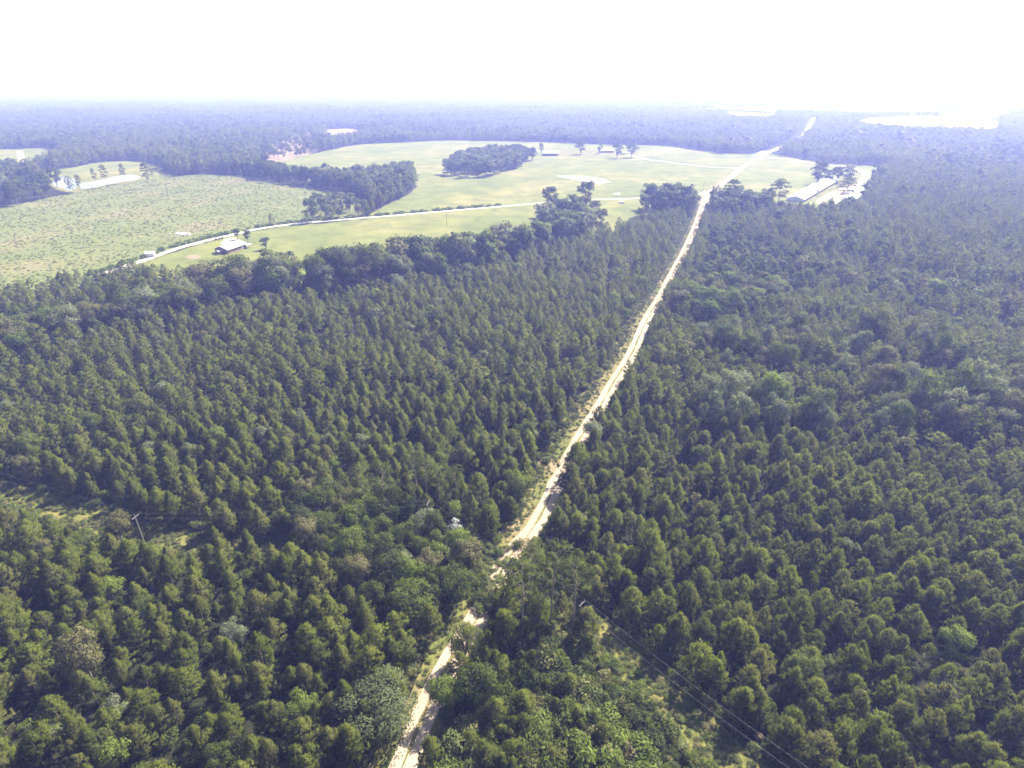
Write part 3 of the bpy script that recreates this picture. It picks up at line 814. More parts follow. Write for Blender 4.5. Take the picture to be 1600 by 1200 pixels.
# single trees that can be pointed at
def crown_at(px, py, h, f=.65): return at(px, py, h * f)
SINGLE = [  # px, py of crown centre, height, width, leaf, label
    (590, 1090, 10.5, 1.7, 'leaf_grey', 'big rounded grey green oak left of the dirt road near the bottom of the photo'),
    (690, 1080, 9.0, .8, 'leaf_lime', 'bright lime green small tree at the right edge of the dirt road near the bottom'),
    (726, 1000, 9.5, .95, 'leaf_mid', 'green tree leaning over the dirt road, just above the lime green one'),
    (744, 1056, 11, 1.0, 'leaf_mid', 'dense mid green tree behind the lime green one, right of the dirt road'),
    (768, 940, 8.5, .6, 'leaf_dark', 'dark tree reaching over the dirt road in front of the tall bare trunked pines'),
    (640, 940, 11.0, 1.1, 'leaf_mid', 'large olive green tree left of the dirt road, opposite the four tall bare trunks'),
    (628, 1010, 9.0, .9, 'leaf_dark', 'dark tree left of the dirt road between the big oak and the olive tree'),
    (690, 868, 9.5, .95, 'leaf_lime', 'yellow green tree just below the silvery bush left of the road'),
    (728, 880, 9.0, .8, 'leaf_mid', 'fresh green tree touching the yellow green one near the road'),
    (581, 838, 8.5, .5, 'leaf_lime', 'narrow bright green tree standing left of the silvery bush'),
    (808, 757, 11.0, .95, 'leaf_mid', 'rounded green tree at the left road verge above the tall pine group'),
    (925, 672, 9.5, .95, 'leaf_grey', 'greyish tree spreading over the dirt road in the middle of the photo'),
    (856, 672, 8.5, .8, 'leaf_dark', 'dark rounded tree left of the road beside the overhanging greyish one'),
    (800, 712, 8.5, .7, 'leaf_grey', 'pale grey brown small crown above the group of tall pines'),
    (566, 690, 9.0, .75, 'leaf_grey', 'pale whitish crown, rightmost of the three in the left plantation'),
    (512, 694, 9.0, .7, 'leaf_grey', 'pale yellowish crown, middle of the three in the left plantation'),
    (484, 697, 9.0, .75, 'leaf_grey', 'pale whitish crown, leftmost of the close three in the left plantation'),
    (297, 704, 9.0, .7, 'leaf_grey', 'pale silvery crown standing alone among pines in the left plantation'),
    (823, 622, 9.5, .45, 'leaf_lime', 'narrow bright green crown among pines left of the mid road'),
    (180, 815, 9.0, .9, 'leaf_mid', 'rounded green tree beside the utility pole in the left clearing'),
    (655, 822, 9.0, .9, 'leaf_grey', 'soft grey green tree left of the silvery bush'),
    (1105, 415, 0, 0, '', ''),
    (860, 306, 25, .62, 'leaf_dark', 'tall dark tree beside the gravel lane, left of the pasture pond'),
    (916, 298, 27, .6, 'leaf_dark', 'tall open dark tree rising in front of the sandy pond'),
    (882, 325, 21, .7, 'leaf_dark', 'dark tree between the two tall trees beside the gravel lane'),
    (895, 345, 21, .7, 'leaf_mid', 'tree just below the two tall lane trees, at the head of the tree line'),
    (630, 272, 24, .75, 'leaf_dark', 'large dark tree ending the row at its right end in the pasture'),
    (485, 322, 19, .62, 'leaf_dark', 'tall dark tree at the left end of the lane grove'),
    (574, 330, 9, .85, 'leaf_dark', 'small round dark tree at the right end of the lane grove'),
    (369, 363, 8, .85, 'leaf_dark', 'round dark yard tree behind the white roofed house, the left one'),
    (385, 366, 9.5, .95, 'leaf_dark', 'round dark yard tree behind the white roofed house, the right one'),
    (414, 377, 8.5, 1.1, 'leaf_dark', 'round dark tree in the pasture just right of the white roofed house'),
    (908, 228, 19, .95, 'leaf_dark', 'round tree between the open barn and the farmhouse'),
    (965, 232, 21, .75, 'leaf_dark', 'left of the two big shade trees right of the farmhouse'),
    (988, 231, 21, .85, 'leaf_dark', 'right of the two big shade trees right of the farmhouse'),
    (938, 229, 16, .5, 'leaf_mid', 'thin tree standing in front of the farmhouse'),
    (846, 229, 17, .5, 'leaf_dark', 'narrow tree at the right end of the pasture wood beside the barn'),
    (1282, 263, 26, .72, 'leaf_dark', 'tall dark tree at the upper end of the long left farm shed'),
    (1297, 271, 15, .9, 'leaf_dark', 'low broad tree left in the group above the farmyard'),
    (1312, 268, 18, .85, 'leaf_dark', 'broad middle tree in the group above the farmyard'),
    (1328, 266, 18, .8, 'leaf_dark', 'rounded right tree in the group above the farmyard'),
    (100, 245, 0, 0, '', ''),
    (1112, 635, 18, .62, 'leaf_grey', 'greyish hardwood at the left of the tall group in the right hand plantation'),
    (1136, 608, 21, .62, 'leaf_grey', 'tallest pale topped hardwood of the group left of the yellowish round crown'),
    (1152, 640, 17, .65, 'leaf_grey', 'dark hardwood with silver sheen below the tallest pale topped one'),
    (1212, 612, 19, .68, 'leaf_lime', 'yellowish round crowned hardwood standing out in the right hand plantation'),
    (1188, 612, 15, .55, 'leaf_grey', 'dark narrow tree left of the yellowish round crown'),
    (1268, 640, 14, .8, 'leaf_mid', 'bushy hardwood right of the yellowish round crown'),
    (1372, 590, 17, .7, 'leaf_brown', 'brownish hardwood left of the dark pointed tree on the right'),
    (1400, 600, 16, .5, 'leaf_dark', 'dark pointed tree between brownish hardwoods on the right'),
    (1455, 612, 20, .68, 'leaf_mid', 'leftmost tall hardwood of the big group at the right edge'),
    (1493, 600, 21, .68, 'leaf_mid', 'second tall hardwood of the big group at the right edge'),
    (1527, 595, 20, .62, 'leaf_grey', 'third tall hardwood of the big group at the right edge, greyer'),
    (1548, 592, 17, .62, 'leaf_grey', 'last pale hardwood of the big group at the right edge'),
    (1577, 620, 11, .85, 'leaf_dark', 'dark round tree with silvery top right of the big hardwood group'),
    (1115, 515, 16, .6, 'leaf_dark', 'dark tree at the left of the upper hardwood group right of the road'),
    (1147, 515, 18, .68, 'leaf_grey', 'greyish broad crown of the upper hardwood group right of the road'),
    (1162, 530, 14, .6, 'leaf_dark', 'dark tree right of the upper greyish broad crown'),
    (1215, 550, 16, .6, 'leaf_mid', 'slim hardwood between the upper group and the yellowish round crown'),
    (1245, 510, 17, .6, 'leaf_dark', 'dark pointed tree right of the upper hardwood group'),
    (1338, 535, 13, .8, 'leaf_grey', 'silvery rounded tree in the middle of the right hand plantation'),
    (1322, 570, 14, .7, 'leaf_grey', 'dark rounded tree below the silvery rounded one on the right'),
    (1378, 505, 18, .75, 'leaf_mid', 'tall feathery tree above the silvery rounded one on the right'),
    (1358, 512, 15, .6, 'leaf_dark', 'dark tree touching the tall feathery one on the right'),
    (1470, 530, 21, .6, 'leaf_dark', 'very tall dark tree standing alone above the big hardwood group'),
    (1590, 505, 12, .9, 'leaf_mid', 'rounded tree at the right edge above the big hardwood group'),
    (1120, 465, 14, .8, 'leaf_lime', 'light green rounded tree right of the narrowing dirt road'),
    (1080, 470, 12, .8, 'leaf_dark', 'dark tree closest to the right edge of the upper dirt road'),
    (1145, 470, 16, .75, 'leaf_mid', 'tall green tree right of the light green rounded one'),
    (1230, 770, 0, 0, '', ''),
]
for px_, py_, h, w, k, lab in SINGLE:
    if not h: continue
    x, y = crown_at(px_, py_, h)
    if math.hypot(x, y) > 300 and h > 14: w *= 1.4
    trees['broad'].append((x, y, h, w, k, lab, None, True))

# fill up to 300 broadleaf individuals
br = trees['broad']
def zc_of(t): return project(np.array([t[0]]), np.array([t[1]]), np.array([t[2] * .6]))
sized = []
for t in br:
    qx, qy, z_ = zc_of(t)
    vis = -60 < qx[0] < 1660 and qy[0] < 1260
    sized.append((0 if (t[7] and t[6] is None) else 1, -(t[2] / z_[0]) if vis else 0, t))
sized.sort(key=lambda q: (q[0], q[1]))
LOOK = {'leaf_mid': 'mid green', 'leaf_dark': 'deep green', 'leaf_lime': 'bright lime green', 'leaf_grey': 'pale grey green', 'leaf_brown': 'browning'}
for n_, (_, sz, t) in enumerate(sized):
    x, y, h, w, k, lab, grp, fixed = t
    if grp: lab = LOOK[k] + ' ' + lab.replace('dark ', '').replace('lighter ', '')
    dist = math.hypot(x, y)
    if n_ < 296 and sz < 0:
        ms = BL_NEAR[k][n_ % 3] if dist < 330 else BL_MID[k][n_ % 4]
        if lab.startswith('big rounded grey green oak'):
            ms = split_meshes(broadleaf(41, 12, 4.6, 9500, .15, .08, 19), 'oak', M['leaf_oak'], M['greybark'])
        make_tree('broadleaf_tree', ms, lab, 'tree', grp, x, y, h / 12 * w, h / 12, random.uniform(0, 6.28), .04)
    else:
        ki = LEAFS.index(k)
        key = 'broad_near' if dist < 330 else 'broad_mid'
        add_stuff(key, np.array([x]), np.array([y]), np.array([h / 12]), np.array([w]), np.array([random.uniform(0, 6.28)]), np.array([ki * 3 + n_ % 3]))

# tall pines, each one can be pointed at
TP = [  # px,py of foot, height, label
    (573, 812, 17.0, 'leftmost of the tall bare trunked pines above the silvery bush'),
    (605, 818, 18.0, 'second from the left of the tall bare trunked pines above the silvery bush'),
    (655, 800, 18.5, 'tall pine with the broad flat crown behind the middle of the upper pine group'),
    (668, 812, 18.0, 'third from the left of the tall bare trunked pines above the silvery bush'),
    (689, 806, 15.5, 'tall pine with reddish bole just left of the pale trunk, upper pine group'),
    (716, 803, 15.0, 'rightmost tall pine of the upper group with a pale bare trunk'),
    (816, 1012, 21.5, 'tall bare trunked pine nearest the road in the lower group right of it'),
    (826, 952, 18.5, 'tall pine at the back left of the lower group right of the road'),
    (859, 972, 21.5, 'tallest pine with the widest crown in the lower group right of the road'),
    (841, 1000, 15.5, 'slender shorter pine between the two tallest of the lower group'),
    (894, 1000, 20.5, 'rightmost tall pine of the lower group, standing apart at the clearing'),
    (1213, 334, 27, 'tall ragged pine rising above the trees left of the long farm shed'),
    (1318, 322, 25, 'ragged tall pine in front of the farmyard pad between the farm sheds'),
    (1140, 334, 27, 'tall broad pine just right of the road junction'),
    (1275, 288, 22, 'pine beside the upper end of the long left farm shed'),
    (152, 290, 17, 'thin pine with a tufted top beside the pond, left of the snag'),
    (127, 302, 17, 'bushy pine between the two ponds'),
    (168, 293, 22, 'slender pine leaning in front of the right pond'),
    (233, 294, 25, 'tall spindly pine standing in the cutover land by the field'),
    (195, 287, 20, 'pine with a dense head in front of the right end of the pond'),
    (240, 284, 14, 'short bushy pine beside the tall spindly one'),
    (525, 452, 22, 'tall pine in the tree line above the left plantation, left of centre'),
    (590, 447, 23, 'dark tall pine in the middle of the tree line above the left plantation'),
    (715, 428, 23, 'dark tall pine toward the right of the tree line above the left plantation'),
    (430, 462, 24, 'tall pine at the left end of the high tree line'),
    (235, 498, 19, 'tall pine in the wooded strip dividing the left plantation'),
    (200, 505, 19, 'pine with a round top left in the wooded strip dividing the plantation'),
]
for i, (a_, b_, h, lab) in enumerate(TP):
    x, y = at(a_, b_)
    wx = h / 24 * (1.0 if h > 16 else .8)
    if b_ < 310: wx *= .75
    if b_ > 315 and b_ < 345: wx *= 1.25
    make_tree('tall_pine', TALL[i % 4] if math.hypot(x, y) < 300 else TALLF[i % 3], lab, 'pine tree', 'tall bare trunked pines', x, y, wx, h / 24, i * 1.7, .03)

# silvery dead bush
x, y = at(712, 845)
sb = split_meshes(broadleaf(77, 9, 2.2, 520, .24, .05, 12), 'silvery', M['silver'], M['deadwood'])
make_tree('dead_tree', sb, 'silvery white dead tree below the tall pines left of the road', 'dead tree', None, x, y, .8, .9, 0)

# snags on the cutover land
def snag(px_, py_, h, lab):
    x, y = at(px_, py_)
    t = thing('dead_snag', lab, 'dead tree', (x, y, 0), random.uniform(0, 6), 'dead snags on the cutover land')
    f = Foliage(); f.tube([(0, 0, 0), (.2, .1, h * .5), (.5, .3, h)], [.38, .26, .08], 6, 0)
    link('trunk', f.mesh('snag trunk', [M['bark']]), t)
    f = Foliage()
    for i in range(6):
        z = h * (.45 + .09 * i); a = i * 2.4
        f.tube([(.3, .15, z), (.3 + 1.6 * cos(a), .15 + 1.6 * sin(a), z + .8)], [.09, .03], 4, 0)
    link('limb', f.mesh('snag limbs', [M['bark']]), t)
snag(262, 304, 13, 'bare dark snag on the cutover land right of the tall spindly pine')
snag(362, 280, 16, 'left bare snag where the cutover land meets the tree row')
snag(378, 280, 19, 'right bare snag where the cutover land meets the tree row')
snag(146, 301, 9, 'short dark snag between the ponds and the cutover land')

# ------------------------------------------------------------------ shrubs
# the low regrowth between road and power line
lo, hi = SHRUBLAND.min(0), SHRUBLAND.max(0)
gx, gy = np.meshgrid(np.arange(lo[0], hi[0], 1.9), np.arange(lo[1], hi[1], 1.9))
P = np.c_[gx.ravel(), gy.ravel()] + rng.normal(size=(gx.size, 2)) * .5
d, s, a = line_dist(P, ROAD); d2, _, _ = line_dist(P, WIRE_STRIP)
P = P[inside(P, SHRUBLAND) & (d > 3.2) & (d2 > 4.4)]
px, py, zc = project(P[:, 0], P[:, 1], 0 * P[:, 0] + 1)
o_ = np.argsort(np.where((px > -20) & (px < 1620) & (py < 1215), zc, 1e9))
SK = ['leaf_mid', 'leaf_lime', 'leaf_dark', 'weed', 'leaf_mid', 'leaf_mid']
shr_keys = list(SHR)
for j, i in enumerate(o_):
    k = random.choice(SK); x, y = P[i]
    dd_ = line_dist(P[i:i + 1], WIRE_STRIP)[0][0]
    big = random.random() < .30 and dd_ > 13
    h = random.uniform(1.0, 2.0) * (.55 if dd_ < 11 else 1)
    if j < 300 and zc[i] < 1e8 and px[i] > -20 and py[i] < 1215:
        if big:
            m = PINE_NEAR[j % 9]; hh = random.uniform(3.6, 6.5)
            make_tree('pine_sapling', m, 'short bright green pine sapling in the open regrowth between road and power line', 'pine sapling', 'pine saplings in the regrowth', x, y, hh / 9 * 1.25, hh / 9, random.uniform(0, 6.28))
        else:
            o = link('shrub', SHR[k][j % 3], None, (x, y, 0)); o.rotation_euler = (0, 0, random.uniform(0, 6.28)); o.scale = (h, h, h * random.uniform(.7, 1.2))
            nm = {'leaf_mid': 'mid green', 'leaf_lime': 'bright lime green', 'leaf_dark': 'dark green', 'weed': 'yellowish'}[k]
            tag(o, nm + ' shrub in the open regrowth between dirt road and power line', 'shrub', nm + ' shrubs in the regrowth')
    else:
        add_stuff('shrub', np.array([x]), np.array([y]), np.array([h]), np.array([1.]), np.array([random.uniform(0, 6.28)]), np.array([shr_keys.index(k) * 3 + j % 3]))

# roadside weeds and brush along the verge, clearing and pasture edges
def scatter_line(line, lo_, hi_, n, smin, smax, key='shrub', left=None):
    L = line; idx = rng.integers(0, len(L) - 1, n); t = rng.random(n)[:, None]
    p = L[idx] * (1 - t) + L[idx + 1] * t
    d = L[idx + 1] - L[idx]; d = d / np.hypot(d[:, 0], d[:, 1])[:, None]; rt = np.c_[d[:, 1], -d[:, 0]]
    off = rng.uniform(lo_, hi_, n)
    sd_ = np.ones(n) if left is None else (-np.ones(n) if left else np.ones(n))
    if left is None: sd_ = np.where(rng.random(n) < .5, -1, 1)
    p = p + rt * (off * sd_)[:, None]
    return p
p = scatter_line(ROAD[:140], 5.2, 9, 1500, 0, 0, left=True); q = scatter_line(ROAD[:140], 3.0, 5, 900, 0, 0, left=False)
pp = np.vstack([p, q])
add_stuff('shrub', pp[:, 0], pp[:, 1], rng.uniform(.25, .95, len(pp)), np.ones(len(pp)), rng.uniform(0, 6.28, len(pp)), rng.choice([0, 1, 2, 9, 10, 11, 9, 10], len(pp)))
p = scatter_line(ROAD[:140], 2.6, 6.5, 2200, 0, 0, left=True)
add_stuff('shrub', p[:, 0], p[:, 1], rng.uniform(.10, .30, len(p)), np.ones(len(p)) * 1.5, rng.uniform(0, 6.28, len(p)), rng.choice([9, 10, 11], len(p)))
p = scatter_line(WIRE_STRIP, 0, 6.5, 4200, 0, 0)
add_stuff('shrub', p[:, 0], p[:, 1], rng.uniform(.12, .42, len(p)), np.ones(len(p)) * 1.5, rng.uniform(0, 6.28, len(p)), rng.choice([9, 10, 11, 9, 10, 0, 3], len(p)))
p = scatter_line(WIRE_STRIP, 3.5, 11, 1100, 0, 0)
add_stuff('shrub', p[:, 0], p[:, 1], rng.uniform(.5, 1.2, len(p)), np.ones(len(p)), rng.uniform(0, 6.28, len(p)), rng.choice([0, 1, 2, 6, 7, 9], len(p)))
# understory between the young pines
P = frustum_grid(40, 240, 3.1, .9, .9)
P = P[free(P, 1.0)]
add_stuff('shrub', P[:, 0], P[:, 1], rng.uniform(.5, 1.3, len(P)), np.ones(len(P)), rng.uniform(0, 6.28, len(P)), rng.choice([0, 1, 2, 6, 7, 8], len(P)))
# brush on the cutover land
lo, hi = CLEARCUT.min(0), CLEARCUT.max(0); lo[0] = max(lo[0], -900)
gx, gy = np.meshgrid(np.arange(lo[0], hi[0], 2.0), np.arange(lo[1], hi[1], 2.0))
P = np.c_[gx.ravel(), gy.ravel()] + rng.normal(size=(gx.size, 2)) * 1.2
d, s, a = line_dist(P, LANE)
P = P[inside(P, CLEARCUT) & (np.abs(P[:, 0]) < P[:, 1] * .93 + 30) & (d > 5)]
dn = snoise(P[:, 0], P[:, 1], 70, 41) + .6 * snoise(P[:, 0], P[:, 1], 22, 42)
P = P[rng.random(len(P)) < np.clip(.6 - .3 * dn - .45 * snoise(P[:, 0], P[:, 1], 9, 43), .08, 1)]
sc_ = rng.uniform(.2, .78, len(P)) ** 1.6
add_stuff('brush', P[:, 0], P[:, 1], sc_ * .62, rng.uniform(1.5, 2.4, len(P)), rng.uniform(0, 6.28, len(P)), rng.choice([0, 1, 2, 0, 1, 2, 3, 4, 5, 6], len(P)))
# hedge of brush along the lane and field margins
p = scatter_line(LANE[:70], 4, 8, 260, 0, 0, left=True)
add_stuff('brush', p[:, 0], p[:, 1], rng.uniform(.6, 2.2, len(p)), np.ones(len(p)), rng.uniform(0, 6.28, len(p)), rng.choice([0, 1, 2], len(p)))

# ------------------------------------------------------------------ the scattered masses as geometry-node stuff
def gn_scatter(name, meshes, recs, label, cat):
    R = np.concatenate(recs)
    me = bpy.data.meshes.new(name); me.vertices.add(len(R)); me.vertices.foreach_set('co', R[:, :3].ravel())
    for an, tp, dat in (('sc', 'FLOAT_VECTOR', R[:, 3:6]), ('rz', 'FLOAT', R[:, 6]), ('vi', 'INT', R[:, 7].astype(int))):
        at_ = me.attributes.new(an, tp, 'POINT')
        at_.data.foreach_set('vector' if tp == 'FLOAT_VECTOR' else 'value', np.ascontiguousarray(dat).ravel())
    col = bpy.data.collections.new(name + ' kinds')
    for i, m in enumerate(meshes):
        col.objects.link(bpy.data.objects.new('%s kind %02d' % (name, i), m))
    o = link(name, me)
    ng = bpy.data.node_groups.new(name, 'GeometryNodeTree')
    ng.interface.new_socket('Geometry', in_out='INPUT', socket_type='NodeSocketGeometry')
    ng.interface.new_socket('Geometry', in_out='OUTPUT', socket_type='NodeSocketGeometry')
    N = ng.nodes; L = ng.links
    gi = N.new('NodeGroupInput'); go = N.new('NodeGroupOutput')
    ci = N.new('GeometryNodeCollectionInfo'); ci.inputs['Collection'].default_value = col
    ci.inputs['Separate Children'].default_value = True; ci.inputs['Reset Children'].default_value = True
    ip = N.new('GeometryNodeInstanceOnPoints'); ip.inputs['Pick Instance'].default_value = True
    def attr(nm, tp):
        a = N.new('GeometryNodeInputNamedAttribute'); a.data_type = tp; a.inputs['Name'].default_value = nm; return a.outputs['Attribute']
    mp = N.new('GeometryNodeMeshToPoints')
    L.new(gi.outputs[0], mp.inputs['Mesh']); L.new(mp.outputs[0], ip.inputs['Points'])
    L.new(ci.outputs[0], ip.inputs['Instance'])
    L.new(attr('vi', 'INT'), ip.inputs['Instance Index'])
    cx = N.new('ShaderNodeCombineXYZ'); L.new(attr('rz', 'FLOAT'), cx.inputs['Z'])
    L.new(cx.outputs[0], ip.inputs['Rotation'])
    L.new(attr('sc', 'FLOAT_VECTOR'), ip.inputs['Scale'])
    L.new(ip.outputs[0], go.inputs[0])
    md = o.modifiers.new('scatter', 'NODES'); md.node_group = ng
    tag(o, label, cat, kind='stuff')
    return o

PINE_NEAR_J = [merge(young_pine(100 + i, 9.0, PVAR[i][0], 620, 9, .48, .105, PVAR[i][1]), 'stand pine', M['needle'], M['bark']) for i in range(9)]
gn_scatter('young_pine_plantation', PINE_NEAR_J, stuff['pine_near'], 'dense olive green young pine plantation covering both sides of the dirt road', 'pine plantation')
gn_scatter('pine_stand', PINE_MID, stuff['pine_mid'], 'farther rows of the pine plantation reaching to the pasture and the right edge', 'pine plantation')
gn_scatter('distant_pine_forest', PINE_FAR, stuff['pine_far'], 'hazy blue pine forest behind the pasture and toward the horizon', 'forest')
BLF = [m for k in LEAFS for m in BL_FAR[k]]
gn_scatter('distant_mixed_forest', BLF, stuff['broad_far'], 'hazy mixed forest of rounded crowns behind the pasture', 'forest')
gn_scatter('horizon_forest', PATCH, stuff['patch'], 'pale blue forest canopy fading out at the horizon', 'forest')
if 'broad_near' in stuff:
    J = [merge(broadleaf(500 + 17 * j + i, 12, 4.6, 1600, .32, .16 + .06 * i, 14), 'wood tree', M[k], M['greybark']) for j, k in enumerate(LEAFS) for i in range(3)]
    gn_scatter('scattered_hardwoods', J, stuff['broad_near'], 'small hardwood crowns mixed into the pine plantation', 'broadleaf trees')
if 'broad_mid' in stuff:
    J2 = [merge(broadleaf(600 + 17 * j + i, 12, 4.2, 800, .5, .16, 14), 'wood tree mid', M[k], M['greybark']) for j, k in enumerate(LEAFS) for i in range(3)]
    gn_scatter('far_hardwoods', J2, stuff['broad_mid'], 'remaining hardwood crowns of the farther tree rows', 'broadleaf trees')
gn_scatter('undergrowth', [m for k in shr_keys for m in SHR[k]], stuff['shrub'], 'weeds and brush along the road verge, clearing and forest floor', 'undergrowth')
gn_scatter('cutover_brush', [m for k in BUSH_FAR for m in BUSH_FAR[k]], stuff['brush'], 'mottled green and tan brush covering the cutover land at the left', 'brush')

# ------------------------------------------------------------------ buildings
class MB:
    def __init__(s): s.v = []; s.f = []
    def box(s, x0, y0, z0, x1, y1, z1):
        b = len(s.v)
        s.v += [(x0, y0, z0), (x1, y0, z0), (x1, y1, z0), (x0, y1, z0), (x0, y0, z1), (x1, y0, z1), (x1, y1, z1), (x0, y1, z1)]
        s.f += [tuple(b + i for i in q) for q in ((3, 2, 1, 0), (4, 5, 6, 7), (0, 1, 5, 4), (1, 2, 6, 5), (2, 3, 7, 6), (3, 0, 4, 7))]; return s
    def prism(s, pts, x0, x1):
        """pts: outline in (y, z), extruded along x"""
        b = len(s.v); n = len(pts)
        s.v += [(x0, y, z) for y, z in pts] + [(x1, y, z) for y, z in pts]
        s.f += [tuple(range(b + n - 1, b - 1, -1)), tuple(range(b + n, b + 2 * n))]
        s.f += [(b + i, b + (i + 1) % n, b + n + (i + 1) % n, b + n + i) for i in range(n)]; return s
    def build(s, name, mat, parent=None):
        me = bpy.data.meshes.new(name); me.from_pydata(s.v, [], s.f); me.update(); me.materials.append(mat)
        o = link(name, me, parent); return o
M['whiteroof'] = plain_mat('white metal roof', (.50, .51, .52), (.66, .66, .66), .4, .5, stretch=(1, 6, 1))
M['brick'] = plain_mat('red brown wall', (.15, .09, .07), (.22, .14, .11), 3)
M['whitewall'] = plain_mat('white wall', (.55, .54, .52), (.68, .67, .64), 1)
M['dark'] = plain_mat('dark opening', (.03, .03, .035), (.06, .06, .065), 1, .4)
M['greywood'] = plain_mat('weathered wood', (.2, .18, .16), (.32, .29, .26), 3)
M['pole'] = plain_mat('utility pole wood', (.16, .13, .11), (.26, .23, .2), 4)
M['metal'] = plain_mat('galvanised metal', (.45, .46, .47), (.58, .58, .58), 2, .4, .6)
M['glass'] = plain_mat('window glass', (.05, .06, .08), (.09, .1, .12), 1, .15)
M['wire'] = plain_mat('aluminium wire', (.22, .22, .22), (.3, .3, .3), 1, .5, .3)

def gable(parent, L, W, hw, hr, wallm, roofm, over=.5, th=.12, zr=0):
    w = MB(); w.prism([(-W / 2, 0), (W / 2, 0), (W / 2, hw), (0, hw + hr), (-W / 2, hw)], -L / 2, L / 2)
    w.build('wall', wallm, parent)
    sl_ = hr / (W / 2)
    for sg in (1, -1):
        r_ = MB(); yo = W / 2 + over
        pts = [(0, hw + hr + .03), (0, hw + hr + .03 + th), (sg * yo, hw - sl_ * over + .03 + th), (sg * yo, hw - sl_ * over + .03)]
        if sg > 0: pts = pts[::-1]
        r_.prism(pts, -L / 2 - over, L / 2 + over).build('roof_slope', roofm, parent)
    MB().box(-L / 2 - over, -.22, hw + hr + .12, L / 2 + over, .22, hw + hr + .22).build('ridge_cap', roofm, parent)

def heading(p, q): return math.atan2(q[1] - p[1], q[0] - p[0])
# house with the white roof
A, B = at(357, 397), at(385, 387)
Lh = math.hypot(B[0] - A[0], B[1] - A[1])
rzh = heading(A, B)
W_ = 10.0
mid = ((A[0] + B[0]) / 2 - sin(rzh) * W_ / 2, (A[1] + B[1]) / 2 + cos(rzh) * W_ / 2)
hs = thing('house', 'low brown walled house with a bright white metal roof beside the gravel lane', 'house', (*mid, 0), rzh)
gable(hs, min(Lh, 18), W_, 2.9, 1.9, M['brick'], M['whiteroof'], .7)
for i in range(3):
    w = MB().box(-6 + i * 4.6, -W_ / 2 - .06, 1.0, -4.9 + i * 4.6, -W_ / 2 + .02, 2.2).build('window', M['glass'], hs)
    f = MB(); x0 = -6 + i * 4.6
    f.box(x0 - .1, -W_ / 2 - .09, .88, x0 + 1.2, -W_ / 2 - .065, .98); f.box(x0 - .1, -W_ / 2 - .09, 2.22, x0 + 1.2, -W_ / 2 - .065, 2.32); f.build('frame', M['whitewall'], w)
MB().box(4.9, -W_ / 2 - .07, 0, 5.9, -W_ / 2 + .02, 2.1).build('door', M['whitewall'], hs)
MB().box(7.0, -W_ / 2 - 3.2, 2.3, 11.5, -W_ / 2 + 1.0, 2.42).build('porch_roof', M['whiteroof'], hs)
for sx in (7.3, 11.2):
    MB().box(sx - .08, -W_ / 2 - 3.0, 0, sx + .08, -W_ / 2 - 2.84, 2.29).build('post', M['greywood'], hs)
x, y = at(343, 397)
t = thing('shed', 'tiny white roofed shed left of the white roofed house', 'shed', (x, y, 0), rzh); gable(t, 3.4, 2.6, 1.9, .6, M['brick'], M['whiteroof'], .2, .08)
x, y = at(236, 401)
t = thing('shed', 'small pale outbuilding peeking out of the pines at the end of the gravel lane', 'shed', (x, y, 0), .3); gable(t, 5, 4, 2.6, .9, M['whitewall'], M['whiteroof'], .3, .08)
# yard shrubs by the lane
for i, (a_, b_) in enumerate([(338, 376), (343.5, 375), (348, 373.5), (323, 381)]):
    o = link('shrub', SHR['leaf_dark'][i % 3], None, (*at(a_, b_ + .5), 0)); o.scale = (.75, .75, .95)
    tag(o, 'small clipped dark shrub on the lawn edge between the lane and the white roofed house', 'shrub', 'clipped shrubs by the lane')

# open barn at the farmstead
x, y = at(861, 243)
t = thing('open_barn', 'open sided barn with a low bright roof at the far edge of the pasture', 'barn', (x, y, 0), .05)
MB().prism([(-8, 4.0), (8, 5.6), (8, 5.75), (-8, 4.15)], -13, 13).build('roof', M['whiteroof'], t)
for i in range(6):
    MB().box(-12.5 + i * 5, -7.6, 0, -12.3 + i * 5, -7.4, 4.0).build('post', M['greywood'], t)
MB().box(-12.8, 7.2, 0, 12.8, 7.4, 5.4).build('back_wall', M['greywood'], t)
x, y = at(947, 238)
t = thing('farmhouse', 'pale roofed farmhouse between the big shade trees at the far side of the pasture', 'house', (x, y, 0), .1)
gable(t, 22, 12, 3.2, 2.6, M['brick'], M['whiteroof'], .8)
for i in range(4):
    w = MB().box(-8 + i * 4.6, -6.08, 1.0, -6.6 + i * 4.6, -5.98, 2.4).build('window', M['glass'], t)
x, y = at(977, 241)
t = thing('shed', 'bright low outbuilding under the right shade tree at the farmstead', 'shed', (x, y, 0), .1); gable(t, 12, 7, 2.4, 1.0, M['whitewall'], M['whiteroof'], .3)
x, y = at(505, 222)
t = thing('shed', 'low grey roofed shed among the trees on the bare pink ground', 'shed', (x, y, 0), .1); gable(t, 14, 8, 2.8, 1.2, M['greywood'], M['metal'], .3)

